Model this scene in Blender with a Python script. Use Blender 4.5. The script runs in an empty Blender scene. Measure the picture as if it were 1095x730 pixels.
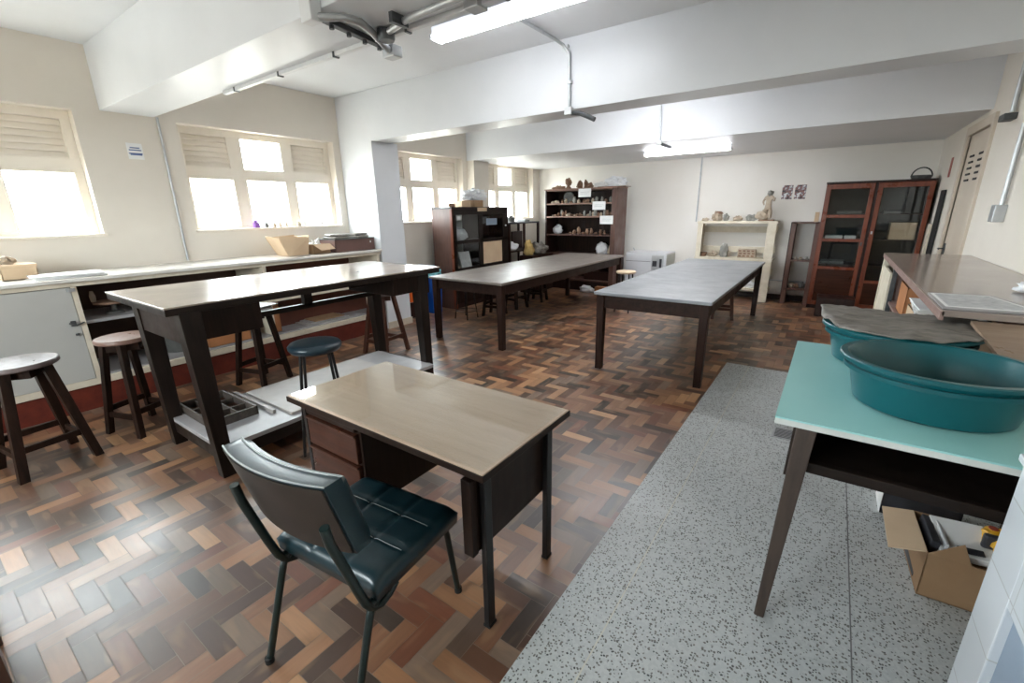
import bpy, bmesh, math, random
from mathutils import Vector, Matrix, noise
random.seed(7)
SC = bpy.context.scene
COL = SC.collection
PI = math.pi
# ------------------------------------------------------------------ materials
def newmat(name):
    m = bpy.data.materials.new(name); m.use_nodes = True
    nt = m.node_tree; b = nt.nodes['Principled BSDF']
    return m, nt, b
def rgb(c): return (c[0], c[1], c[2], 1)
def coords(nt, scale=(1, 1, 1), rot=(0, 0, 0)):
    tc = nt.nodes.new('ShaderNodeTexCoord'); mp = nt.nodes.new('ShaderNodeMapping')
    mp.inputs['Scale'].default_value = scale; mp.inputs['Rotation'].default_value = rot
    nt.links.new(tc.outputs['Object'], mp.inputs['Vector']); return mp.outputs['Vector']
def noise_node(nt, vec, scale, detail=4, rough=.6):
    n = nt.nodes.new('ShaderNodeTexNoise'); n.inputs['Scale'].default_value = scale
    n.inputs['Detail'].default_value = detail; n.inputs['Roughness'].default_value = rough
    nt.links.new(vec, n.inputs['Vector']); return n.outputs['Fac']
def ramp(nt, fac, stops):
    r = nt.nodes.new('ShaderNodeValToRGB'); el = r.color_ramp.elements
    el[0].position, el[0].color = stops[0][0], rgb(stops[0][1])
    el[1].position, el[1].color = stops[-1][0], rgb(stops[-1][1])
    for p, c in stops[1:-1]:
        e = el.new(p); e.color = rgb(c)
    nt.links.new(fac, r.inputs['Fac']); return r.outputs['Color']
def mixc(nt, fac, a, b, mode='MIX'):
    m = nt.nodes.new('ShaderNodeMix'); m.data_type = 'RGBA'; m.blend_type = mode
    if isinstance(fac, (int, float)): m.inputs[0].default_value = fac
    else: nt.links.new(fac, m.inputs[0])
    for v, i in ((a, 6), (b, 7)):
        if isinstance(v, tuple): m.inputs[i].default_value = rgb(v)
        else: nt.links.new(v, m.inputs[i])
    return m.outputs[2]
def maprange(nt, v, a, b, c, d):
    n = nt.nodes.new('ShaderNodeMapRange'); nt.links.new(v, n.inputs[0])
    for i, x in enumerate((a, b, c, d)): n.inputs[1+i].default_value = x
    return n.outputs[0]
def bump(nt, b, h, strength=.2, dist=.002):
    n = nt.nodes.new('ShaderNodeBump'); n.inputs['Strength'].default_value = strength
    n.inputs['Distance'].default_value = dist
    nt.links.new(h, n.inputs['Height']); nt.links.new(n.outputs['Normal'], b.inputs['Normal'])
def mottled(name, c1, c2, scale=3, rough=.6, rvar=0, metal=0, bmp=0, sc=(1, 1, 1), spec=.5, coat=0):
    m, nt, b = newmat(name); v = coords(nt, sc)
    f = noise_node(nt, v, scale, 5)
    nt.links.new(ramp(nt, f, [(.3, c1), (.7, c2)]), b.inputs['Base Color'])
    b.inputs['Roughness'].default_value = rough; b.inputs['Metallic'].default_value = metal
    b.inputs['Specular IOR Level'].default_value = spec
    if coat: b.inputs['Coat Weight'].default_value = coat; b.inputs['Coat Roughness'].default_value = .08
    if rvar:
        nt.links.new(maprange(nt, f, .3, .7, rough-rvar, rough+rvar), b.inputs['Roughness'])
    if bmp: bump(nt, b, noise_node(nt, v, scale*12, 3), bmp)
    return m
def wood(name, c1, c2, rough=.4, axis='x', wear=None, wearamt=.0, spec=.5, rv=.1, bm=.0):
    """long-grained timber; axis is the grain direction; wear = colour of pale scuffs"""
    m, nt, b = newmat(name)
    s = {'x': (1.2, 14, 14), 'y': (14, 1.2, 14), 'z': (14, 14, 1.2)}[axis]
    v = coords(nt, s); f = noise_node(nt, v, 2.2, 6, .65)
    col = ramp(nt, f, [(.3, c1), (.68, c2)])
    v2 = coords(nt)
    if wear:
        w = noise_node(nt, v2, 3, 6, .6)
        col = mixc(nt, maprange(nt, w, .38, .70, 0, wearamt), col, wear)
    nt.links.new(col, b.inputs['Base Color'])
    r = noise_node(nt, v2, 7, 4)
    nt.links.new(maprange(nt, r, .3, .7, max(.05, rough-rv), rough+rv), b.inputs['Roughness'])
    b.inputs['Specular IOR Level'].default_value = spec
    if bm: bump(nt, b, f, bm, .001)
    return m
def emis(name, c, s):
    m, nt, b = newmat(name); b.inputs['Base Color'].default_value = rgb(c)
    b.inputs['Emission Color'].default_value = rgb(c); b.inputs['Emission Strength'].default_value = s
    return m
def glassmat(name, rough=.02, tint=(.92, .95, .95), op=.12):
    m = bpy.data.materials.new(name); m.use_nodes = True; nt = m.node_tree
    nt.nodes.clear(); o = nt.nodes.new('ShaderNodeOutputMaterial')
    t = nt.nodes.new('ShaderNodeBsdfTransparent'); t.inputs[0].default_value = rgb(tint)
    g = nt.nodes.new('ShaderNodeBsdfGlossy'); g.inputs['Roughness'].default_value = rough
    fr = nt.nodes.new('ShaderNodeLayerWeight'); fr.inputs[0].default_value = .5
    pw = nt.nodes.new('ShaderNodeMath'); pw.operation = 'POWER'; nt.links.new(fr.outputs['Facing'], pw.inputs[0]); pw.inputs[1].default_value = 4
    n = nt.nodes.new('ShaderNodeTexNoise'); n.inputs['Scale'].default_value = 6
    ad = nt.nodes.new('ShaderNodeMath'); ad.operation = 'MULTIPLY_ADD'
    nt.links.new(pw.outputs[0], ad.inputs[0]); ad.inputs[1].default_value = .55; ad.inputs[2].default_value = .03+op*.4
    mx = nt.nodes.new('ShaderNodeMixShader'); nt.links.new(ad.outputs[0], mx.inputs[0])
    nt.links.new(t.outputs[0], mx.inputs[1]); nt.links.new(g.outputs[0], mx.inputs[2])
    nt.links.new(mx.outputs[0], o.inputs[0]); return m

M = {}
M['wall'] = mottled('wall_paint', (.70, .645, .57), (.76, .705, .63), 1.2, .6, bmp=.05)
M['white'] = mottled('white_paint', (.70, .72, .75), (.75, .77, .80), 1.5, .35, bmp=.04)
M['ceil'] = mottled('ceiling_paint', (.72, .735, .76), (.77, .785, .81), 1.0, .45, bmp=.04)
M['backwall'] = mottled('back_wall_paint', (.76, .725, .67), (.81, .785, .745), .8, .4, bmp=.05)
M['frame'] = mottled('cream_window_paint', (.80, .73, .63), (.86, .79, .70), 3, .5)
M['cream'] = mottled('cream_counter_paint', (.60, .53, .42), (.74, .67, .55), 7, .5, sc=(1, 1, 1))
M['marble'] = mottled('pale_counter_slab', (.70, .67, .62), (.82, .80, .76), 6, .25)
M['doorgrey'] = mottled('pale_grey_door', (.43, .43, .41), (.49, .485, .46), 2, .35)
M['redbase'] = mottled('red_plinth_paint', (.085, .012, .007), (.16, .024, .011), 9, .5, bmp=.1)
M['cabdark'] = mottled('dark_cupboard_lining', (.050, .024, .016), (.085, .040, .026), 4, .7)
M['cabred'] = mottled('red_brown_cupboard_back', (.085, .022, .012), (.13, .038, .02), 4, .6)
M['dark'] = wood('dark_stained_wood_z', (.0065, .0042, .0034), (.018, .011, .0085), .40, 'z', (.04, .028, .021), .25, spec=.2)
M['darkx'] = wood('dark_stained_wood_x', (.0065, .0042, .0034), (.018, .011, .0085), .40, 'x', (.04, .028, .021), .25, spec=.2)
M['darky'] = wood('dark_stained_wood_y', (.0065, .0042, .0034), (.018, .011, .0085), .40, 'y', (.04, .028, .021), .25, spec=.2)
M['brown'] = wood('brown_table_wood', (.014, .006, .004), (.034, .015, .010), .4, 'z', spec=.2)
M['browny'] = wood('brown_table_wood_y', (.014, .006, .004), (.034, .015, .010), .4, 'y', spec=.2)
M['stoolw'] = wood('stool_wood', (.010, .0055, .004), (.030, .014, .009), .4, 'z', spec=.2)
M['stoolr'] = wood('reddish_stool_wood', (.045, .014, .008), (.085, .028, .014), .4, 'z')
M['stoolseat'] = wood('worn_stool_seat', (.085, .06, .055), (.15, .115, .11), .35, 'x', (.22, .18, .17), .5)
M['stoolseatp'] = wood('pinkish_stool_seat', (.13, .065, .045), (.21, .115, .085), .35, 'x', (.27, .17, .14), .5)
M['beigeseat'] = mottled('beige_stool_seat', (.62, .47, .31), (.70, .56, .40), 5, .4)
M['tallb'] = mottled('beige_laminate_top', (.36, .30, .25), (.41, .35, .295), 2.5, .2, .04, spec=.7)
M['midtop'] = wood('worn_grey_brown_top', (.15, .128, .112), (.21, .18, .158), .36, 'y', (.25, .22, .20), .5, spec=.6, rv=.05)
M['righttop'] = wood('worn_slate_grey_top', (.20, .21, .225), (.25, .262, .28), .36, 'x', (.32, .335, .355), .7, rv=.06)
M['desktop'] = wood('tan_desk_veneer', (.42, .29, .20), (.52, .38, .275), .3, 'x', (.54, .43, .33), .3, rv=.02)
M['deskside'] = wood('dark_brown_veneer', (.011, .0055, .004), (.024, .012, .008), .4, 'z', spec=.2)
M['drawer'] = wood('reddish_brown_drawer', (.030, .009, .0045), (.062, .019, .009), .35, 'x', spec=.2)
M['mahog'] = wood('mahogany_wood', (.11, .020, .008), (.21, .050, .018), .33, 'z')
M['mahogd'] = wood('dark_mahogany_wood', (.012, .004, .003), (.028, .009, .006), .4, 'z', spec=.4)
M['shelfw'] = wood('brown_bookcase_wood', (.06, .027, .020), (.12, .058, .042), .45, 'z', (.2, .12, .1), .3)
M['shelfx'] = wood('pale_shelf_edge_wood', (.20, .11, .075), (.30, .18, .13), .5, 'x')
M['creamw'] = mottled('cream_painted_wood', (.58, .52, .40), (.72, .66, .54), 9, .55, bmp=.1)
M['benchtop'] = mottled('pinkish_brown_bench_top', (.25, .195, .168), (.30, .24, .208), 2.5, .17, .03, spec=.7)
M['benchedge'] = wood('pinkish_bench_rail', (.22, .14, .12), (.31, .21, .18), .4, 'y')
M['boardtan'] = wood('tan_board', (.21, .14, .10), (.32, .23, .16), .35, 'x')
M['shelfgrey'] = mottled('pale_grey_shelf_board', (.28, .27, .275), (.38, .37, .38), 4, .4)
M['boardgrey'] = mottled('pale_beige_board', (.38, .35, .33), (.46, .43, .41), 4, .5)
M['traywood'] = wood('tray_wood', (.04, .032, .027), (.10, .08, .068), .5, 'x')
M['trayin'] = mottled('tray_rust_lining', (.07, .022, .012), (.13, .045, .022), 5, .6)
M['blackmetal'] = mottled('black_metal', (.006, .006, .007), (.014, .013, .013), 12, .35, metal=.3)
M['green'] = mottled('dark_green_metal', (.002, .009, .009), (.005, .018, .017), 12, .3)
M['vinyl'] = mottled('teal_black_vinyl', (.003, .017, .024), (.006, .028, .038), 8, .32, .05, bmp=.08, spec=.55)
M['vinylback'] = mottled('brown_vinyl_back', (.020, .015, .012), (.032, .024, .020), 6, .5, spec=.3)
M['piping'] = mottled('pale_piping', (.30, .33, .33), (.42, .44, .43), 20, .5)
M['bluevinyl'] = mottled('blue_black_vinyl', (.008, .020, .032), (.014, .034, .048), 8, .3, bmp=.1)
M['tealtop'] = mottled('turquoise_laminate', (.30, .61, .60), (.34, .65, .635), 1.6, .3)
M['tealedge'] = mottled('off_white_laminate_edge', (.52, .54, .52), (.62, .63, .60), 8, .45)
M['tealleg'] = wood('worn_brown_leg', (.022, .013, .010), (.055, .034, .025), .5, 'z', (.08, .055, .04), .4)
M['tub'] = mottled('teal_plastic', (.002, .078, .092), (.003, .095, .11), 2, .3)
M['sheet'] = mottled('grey_brown_canvas', (.10, .09, .08), (.26, .235, .205), 9, .6, bmp=.8, sc=(1, 3, 3))
M['card'] = mottled('brown_cardboard', (.28, .165, .085), (.34, .21, .115), 4, .75)
M['cardl'] = mottled('pale_cardboard', (.56, .40, .26), (.64, .48, .32), 4, .75)
M['carddk'] = mottled('maroon_box', (.125, .065, .055), (.165, .085, .07), 5, .5)
M['cardor'] = mottled('orange_brown_box', (.36, .14, .05), (.46, .20, .08), 5, .6)
M['paper'] = mottled('white_paper', (.78, .78, .78), (.86, .86, .85), 5, .6)
M['paperg'] = mottled('grey_print', (.42, .43, .45), (.66, .67, .68), 30, .6)
M['plasticw'] = mottled('white_plastic_bag', (.68, .69, .72), (.80, .81, .83), 8, .3, bmp=.6)
M['yellow'] = mottled('yellow_plastic', (.70, .36, .02), (.80, .46, .03), 6, .35)
M['redp'] = mottled('red_print', (.30, .05, .03), (.36, .07, .04), 6, .5)
M['ink'] = mottled('dark_ink', (.02, .02, .025), (.05, .05, .06), 9, .5)
M['blueink'] = mottled('blue_ink', (.05, .10, .25), (.10, .16, .34), 9, .5)
M['clay'] = mottled('dry_clay', (.34, .27, .20), (.50, .42, .33), 9, .85, bmp=.4)
M['clayg'] = mottled('grey_clay', (.20, .20, .18), (.34, .33, .30), 9, .85, bmp=.4)
M['clayb'] = mottled('fired_brown_clay', (.16, .09, .06), (.27, .16, .10), 9, .8, bmp=.4)
M['plaster'] = mottled('white_plaster', (.62, .61, .60), (.74, .73, .72), 9, .8, bmp=.4)
M['galv'] = mottled('galvanised_steel', (.42, .44, .46), (.56, .57, .58), 9, .38, metal=.7)
M['darkmetal'] = mottled('dark_steel', (.05, .055, .06), (.12, .125, .13), 12, .45, metal=.6)
M['galvw'] = mottled('painted_conduit', (.62, .63, .65), (.72, .73, .74), 9, .4)
M['tube'] = emis('lamp_diffuser', (.95, .97, 1), 6.5)
M['glass'] = glassmat('window_glass')
M['cabglass'] = glassmat('cabinet_glass', .01, (.88, .90, .90), .015)
M['deskglass'] = glassmat('desk_glass', .03, (.97, .98, .97), .02)
M['bin'] = mottled('blue_plastic', (.004, .08, .42), (.006, .11, .52), 2, .35)
M['binliner'] = mottled('turquoise_bag', (.16, .52, .60), (.30, .66, .72), 14, .35, bmp=.8)
M['orange'] = mottled('orange_plastic', (.62, .10, .01), (.72, .13, .015), 3, .4)
M['kiln'] = mottled('white_enamel', (.60, .62, .65), (.68, .70, .73), 3, .3)
M['kilnside'] = mottled('greenish_enamel', (.42, .45, .40), (.50, .53, .47), 3, .35)
M['door'] = mottled('beige_door_paint', (.55, .47, .38), (.62, .54, .45), 2.5, .45)
M['black'] = mottled('black_gap', (.006, .006, .006), (.012, .012, .012), 9, .7)
M['purple'] = mottled('purple_plastic', (.20, .07, .34), (.26, .10, .42), 9, .4)
M['bluegrey'] = mottled('blue_grey_paint', (.22, .28, .36), (.27, .33, .41), 3, .5)
M['flowers'] = mottled('ochre_cloth', (.40, .25, .08), (.62, .45, .18), 9, .8)
M['stone'] = mottled('dark_bowl', (.06, .06, .06), (.12, .12, .11), 9, .5)

def parquet_mat():
    m, nt, b = newmat('parquet_blocks')
    at = nt.nodes.new('ShaderNodeAttribute'); at.attribute_name = 'plank'
    uv = nt.nodes.new('ShaderNodeUVMap'); uv.uv_map = 'grain'
    mp = nt.nodes.new('ShaderNodeMapping'); mp.inputs['Scale'].default_value = (5, 60, 1)
    nt.links.new(uv.outputs[0], mp.inputs[0])
    g = noise_node(nt, mp.outputs[0], 1, 4, .6)
    col = mixc(nt, .55, at.outputs['Color'], ramp(nt, g, [(.25, (.55, .55, .55)), (.75, (1, 1, 1))]), 'MULTIPLY')
    # sapwood sweep: some blocks turn pale along a soft curve
    mp2 = nt.nodes.new('ShaderNodeMapping'); mp2.inputs['Scale'].default_value = (5, 16, 1)
    nt.links.new(uv.outputs[0], mp2.inputs[0])
    s = noise_node(nt, mp2.outputs[0], 1, 1, .4)
    col = mixc(nt, maprange(nt, s, .56, .68, 0, .30), col, (.36, .22, .12))
    v = coords(nt)
    d = noise_node(nt, v, 1.3, 5, .6)
    col = mixc(nt, maprange(nt, d, .35, .75, .02, .14), col, (.34, .27, .22))
    nt.links.new(col, b.inputs['Base Color'])
    r = noise_node(nt, v, 3.5, 6, .65)
    nt.links.new(maprange(nt, r, .3, .7, .30, .44), b.inputs['Roughness'])
    b.inputs['Specular IOR Level'].default_value = .75; b.inputs['Coat Weight'].default_value = .22; b.inputs['Coat Roughness'].default_value = .30
    h = noise_node(nt, coords(nt, (1, 1, 1)), 14, 3)
    bump(nt, b, h, .05, .003)
    return m
M['parquet'] = parquet_mat()
def terrazzo_mat():
    m, nt, b = newmat('terrazzo'); v = coords(nt)
    n0 = nt.nodes.new('ShaderNodeTexNoise'); n0.inputs['Scale'].default_value = 60
    nt.links.new(v, n0.inputs['Vector'])
    vv = nt.nodes.new('ShaderNodeVectorMath'); vv.operation = 'MULTIPLY_ADD'
    nt.links.new(n0.outputs['Color'], vv.inputs[0]); vv.inputs[1].default_value = (.012,)*3
    nt.links.new(v, vv.inputs[2])
    vo = nt.nodes.new('ShaderNodeTexVoronoi'); vo.inputs['Scale'].default_value = 105
    nt.links.new(vv.outputs[0], vo.inputs['Vector'])
    sep = nt.nodes.new('ShaderNodeSeparateColor'); nt.links.new(vo.outputs['Color'], sep.inputs[0])
    chip = maprange(nt, vo.outputs['Distance'], .38, .50, 1, 0)
    dk = maprange(nt, sep.outputs[0], .58, .62, 0, 1)
    mu = nt.nodes.new('ShaderNodeMath'); mu.operation = 'MULTIPLY'
    nt.links.new(chip, mu.inputs[0]); nt.links.new(dk, mu.inputs[1])
    base = ramp(nt, noise_node(nt, v, 1.2, 5), [(.3, (.40, .42, .42)), (.7, (.50, .525, .525))])
    lt = maprange(nt, sep.outputs[1], .5, .55, 0, .5)
    base = mixc(nt, lt, base, (.54, .56, .55))
    col = mixc(nt, mu.outputs[0], base, ramp(nt, sep.outputs[2], [(.1, (.03, .033, .035)), (.9, (.16, .15, .135))]))
    nt.links.new(col, b.inputs['Base Color'])
    nt.links.new(maprange(nt, noise_node(nt, v, 2, 4), .3, .7, .30, .5), b.inputs['Roughness'])
    return m
M['terrazzo'] = terrazzo_mat()
def tile_mat():
    m, nt, b = newmat('white_wall_tiles')
    tc = nt.nodes.new('ShaderNodeTexCoord'); sp = nt.nodes.new('ShaderNodeSeparateXYZ')
    nt.links.new(tc.outputs['Object'], sp.inputs[0])
    ad = nt.nodes.new('ShaderNodeMath'); ad.operation = 'ADD'
    nt.links.new(sp.outputs[0], ad.inputs[0]); nt.links.new(sp.outputs[1], ad.inputs[1])
    cb = nt.nodes.new('ShaderNodeCombineXYZ')
    nt.links.new(ad.outputs[0], cb.inputs[0]); nt.links.new(sp.outputs[2], cb.inputs[1])
    br = nt.nodes.new('ShaderNodeTexBrick'); br.offset = 0; br.inputs['Scale'].default_value = 1
    br.inputs['Brick Width'].default_value = .20; br.inputs['Row Height'].default_value = .20
    br.inputs['Mortar Size'].default_value = .0025
    br.inputs['Color1'].default_value = rgb((.58, .61, .65)); br.inputs['Color2'].default_value = rgb((.62, .65, .69))
    br.inputs['Mortar'].default_value = rgb((.48, .49, .50))
    nt.links.new(cb.outputs[0], br.inputs['Vector']); nt.links.new(br.outputs['Color'], b.inputs['Base Color'])
    b.inputs['Roughness'].default_value = .2
    return m
M['tile'] = tile_mat()
def collage_mat(name, sc):
    m, nt, b = newmat(name); v = coords(nt, (1, 1, 1))
    f = noise_node(nt, v, sc, 3, .7)
    nt.links.new(ramp(nt, f, [(.42, (.02, .02, .025)), (.48, (.30, .12, .10)), (.53, (.10, .12, .16)), (.58, (.72, .72, .72))]), b.inputs['Base Color'])
    b.inputs['Roughness'].default_value = .4; return m
M['collage'] = collage_mat('photo_print', 13)

# ------------------------------------------------------------------ mesh helpers
class B:
    def __init__(s, off=(0, 0, 0)):
        s.bm = bmesh.new(); s.off = Vector(off)
    def V(s, p): return s.bm.verts.new(Vector(p)-s.off)
    def F(s, vs):
        try: return s.bm.faces.new(vs)
        except ValueError: return None
    def box(s, x0, x1, y0, y1, z0, z1):
        return s.hexa([(x0, y0, z0), (x1, y0, z0), (x1, y1, z0), (x0, y1, z0)], [(x0, y0, z1), (x1, y0, z1), (x1, y1, z1), (x0, y1, z1)])
    def hexa(s, bot, top):
        b = [s.V(p) for p in bot]; t = [s.V(p) for p in top]
        s.F(b[::-1]); s.F(t)
        for i in range(4): s.F([b[i], b[(i+1) % 4], t[(i+1) % 4], t[i]])
        return s
    def leg(s, bx, by, bz, bw, tx, ty, tz, tw, bd=None, td=None):
        """tapered rectangular post from a centre at the bottom to one at the top"""
        bd = bd or bw; td = td or tw
        q = lambda x, y, z, w, d: [(x-w/2, y-d/2, z), (x+w/2, y-d/2, z), (x+w/2, y+d/2, z), (x-w/2, y+d/2, z)]
        return s.hexa(q(bx, by, bz, bw, bd), q(tx, ty, tz, tw, td))
    def prism(s, pts, z0, z1):
        b = [s.V((x, y, z0)) for x, y in pts]; t = [s.V((x, y, z1)) for x, y in pts]
        s.F(b[::-1]); s.F(t); n = len(pts)
        for i in range(n): s.F([b[i], b[(i+1) % n], t[(i+1) % n], t[i]])
        return s
    def slab(s, poly, d):
        """3D polygon extruded by vector d"""
        a = [s.V(p) for p in poly]; d = Vector(d); c = [s.V(Vector(p)+d) for p in poly]
        s.F(a[::-1]); s.F(c); n = len(poly)
        for i in range(n): s.F([a[i], a[(i+1) % n], c[(i+1) % n], c[i]])
        return s
    def lathe(s, prof, c=(0, 0, 0), n=32, sx=1, sy=1, cap=True):
        rings = []
        for r, z in prof:
            if r < 1e-6: rings.append([s.V((c[0], c[1], c[2]+z))]); continue
            rings.append([s.V((c[0]+r*sx*math.cos(2*PI*i/n), c[1]+r*sy*math.sin(2*PI*i/n), c[2]+z)) for i in range(n)])
        for a, b in zip(rings, rings[1:]):
            if len(a) == 1 and len(b) == 1: continue
            for i in range(n):
                j = (i+1) % n
                if len(a) == 1: s.F([a[0], b[j], b[i]])
                elif len(b) == 1: s.F([a[i], a[j], b[0]])
                else: s.F([a[i], a[j], b[j], b[i]])
        if cap:
            if len(rings[0]) > 1: s.F(rings[0][::-1])
            if len(rings[-1]) > 1: s.F(rings[-1])
        return s
    def tube(s, pts, r, n=10, closed=False, r2=None):
        pts = [Vector(p) for p in pts]; m = len(pts); rings = []; up = None
        for k, p in enumerate(pts):
            if closed: t = pts[(k+1) % m]-pts[k-1]
            elif k == 0: t = pts[1]-p
            elif k == m-1: t = p-pts[k-1]
            else: t = (pts[k+1]-p).normalized()+(p-pts[k-1]).normalized()
            t.normalize()
            if up is None:
                up = Vector((0, 0, 1)) if abs(t.z) < .9 else Vector((1, 0, 0))
            u = (up-t*up.dot(t)).normalized(); w = t.cross(u); up = u
            rr = r if r2 is None else r+(r2-r)*k/(m-1)
            rings.append([s.V(p+u*rr*math.cos(2*PI*i/n)+w*rr*math.sin(2*PI*i/n)) for i in range(n)])
        prs = list(zip(rings, rings[1:]))+([(rings[-1], rings[0])] if closed else [])
        for a, b in prs:
            for i in range(n): s.F([a[i], a[(i+1) % n], b[(i+1) % n], b[i]])
        if not closed: s.F(rings[0][::-1]); s.F(rings[-1])
        return s
    def blob(s, c, r, seed=0, amp=.25, fr=2.2, sub=3, flat=True):
        r = Vector(r) if not isinstance(r, (int, float)) else Vector((r, r, r)); c = Vector(c)
        t = bmesh.new(); bmesh.ops.create_icosphere(t, subdivisions=sub, radius=1)
        mp = {}
        for v in t.verts:
            d = v.co.copy(); k = 1+amp*noise.noise(d*fr+Vector((seed*3.1, seed*1.7, seed)))*2
            q = Vector((d.x*r.x*k, d.y*r.y*k, d.z*r.z*k))
            if flat and q.z < -r.z*.7: q.z = -r.z*.7
            mp[v] = s.V(c+q+(Vector((0, 0, r.z*.7)) if flat else Vector()))
        for f in t.faces: s.F([mp[v] for v in f.verts])
        t.free(); return s
    def grid(s, fn, nu, nv, closed_thick=None):
        g = [[s.V(fn(i/nu, j/nv)) for j in range(nv+1)] for i in range(nu+1)]
        for i in range(nu):
            for j in range(nv): s.F([g[i][j], g[i+1][j], g[i+1][j+1], g[i][j+1]])
        if closed_thick is not None:
            h = [[s.V(closed_thick(i/nu, j/nv)) for j in range(nv+1)] for i in range(nu+1)]
            for i in range(nu):
                for j in range(nv): s.F([h[i][j], h[i][j+1], h[i+1][j+1], h[i+1][j]])
            for i in range(nu):
                s.F([g[i][0], h[i][0], h[i+1][0], g[i+1][0]]); s.F([g[i][nv], g[i+1][nv], h[i+1][nv], h[i][nv]])
            for j in range(nv):
                s.F([g[0][j], g[0][j+1], h[0][j+1], h[0][j]]); s.F([g[nu][j], h[nu][j], h[nu][j+1], g[nu][j+1]])
        return s
def P(name, b, mat, parent=None, bev=0, smooth=False, sub=0):
    me = bpy.data.meshes.new(name); bmesh.ops.recalc_face_normals(b.bm, faces=b.bm.faces[:])
    b.bm.to_mesh(me); b.bm.free(); me.materials.append(M[mat] if isinstance(mat, str) else mat)
    o = bpy.data.objects.new(name, me); COL.objects.link(o)
    if parent is not None: o.parent = parent
    if smooth:
        for p in me.polygons: p.use_smooth = True
        if smooth != 'all': me.set_sharp_from_angle(angle=math.radians(40))
    if bev:
        md = o.modifiers.new('bevel', 'BEVEL'); md.width = bev; md.segments = 2; md.limit_method = 'ANGLE'
    if sub:
        md = o.modifiers.new('sub', 'SUBSURF'); md.levels = sub; md.render_levels = sub
    return o
def tag(o, label, cat, group=None, kind=None):
    if label: o['label'] = label
    if cat: o['category'] = cat
    if group: o['group'] = group
    if kind: o['kind'] = kind
    return o
def T(name, label, cat, loc, group=None, rz=0):
    o = bpy.data.objects.new(name, None); COL.objects.link(o); o.location = loc; o.rotation_euler = (0, 0, rz)
    o.empty_display_size = .1
    return tag(o, label, cat, group)
def S(name, b, mat, **k):
    o = P(name, b, mat, **k); o['kind'] = 'structure'; return o
def one(name, b, mat, label, cat, group=None, loc=None, **k):
    """a thing that is a single mesh; geometry is given in world space, origin moved to loc"""
    o = P(name, b, mat, **k)
    if loc is not None: o.location = loc
    return tag(o, label, cat, group)
def copy_tree(o, parent=None):
    c = o.copy(); COL.objects.link(c)
    if parent is not None: c.parent = parent
    for ch in list(o.children): copy_tree(ch, c)
    return c

# ------------------------------------------------------------------ room
XL, XR, YB, YF = -5.5, 1.07, -2.4, 8.9
ZC, ZL = 2.97, 2.41            # main ceiling, lowered ceiling of the far bay
WZ0, WZ1 = 1.40, 2.44
wins = [(-.47, 1.27), (2.04, 3.78), (4.58, 6.32), (6.90, 8.62), (-2.25, -.75)]  # last opening, out of view, is added to let in fill light
b = B()
ys = [YB]+[y for w in sorted(wins) for y in w]+[YF+.25]
b.box(XL-.25, XL, YB, YF+.25, -.1, WZ0); b.box(XL-.25, XL, YB, YF+.25, WZ1, 3.1)
for a, c in zip(ys[::2], ys[1::2]): b.box(XL-.25, XL, a, c, WZ0, WZ1)
S('wall_left', b, 'wall')
S('wall_back', B().box(XL, XR+.2, YF, YF+.25, -.1, 3.1), 'backwall')
DY0, DY1, DZ = 6.25, 7.20, 2.26
b = B(); b.box(XR, XR+.2, YB, DY0, -.1, 3.1).box(XR, XR+.2, DY1, YF, -.1, 3.1).box(XR, XR+.2, DY0, DY1, DZ, 3.1)
S('wall_right', b, 'wall')
b = B(); b.box(XL-.25, -3.4, YB-.2, YB, -.1, 3.1).box(-1.5, XR+.2, YB-.2, YB, -.1, 3.1).box(-3.4, -1.5, YB-.2, YB, -.1, 1.3).box(-3.4, -1.5, YB-.2, YB, 2.3, 3.1)
S('wall_front', b, 'wall')
S('ceiling', B().box(XL-.25, XR+.2, YB-.2, 6.6, ZC, ZC+.15), 'ceil')
S('ceiling', B().box(XL, XR, 6.44, YF, ZL, ZC+.1), 'ceil')
S('trim_1', B().box(XL, XR, 1.46, 1.86, 2.46, ZC), 'white', bev=.004)
S('trim_2', B().box(XL, XR, 3.88, 4.20, 2.405, ZC), 'white', bev=.004)
S('trim_3', B().box(XL, -4.85, 3.88, 4.30, 0, 2.41), 'white', bev=.006)      # column at the counter's end
S('trim_4', B().box(XL, -5.34, 6.44, 6.86, 0, ZL), 'wall', bev=.005)        # flat pilaster between the far windows
# skirting of the column and window ledges
S('baseboard_left', B().box(-4.85, -4.835, 3.88, 4.31, 0, .09), 'cream')
S('baseboard_back', B().box(XL, XR, YF-.015, YF, 0, .09), 'mahogd')
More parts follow.
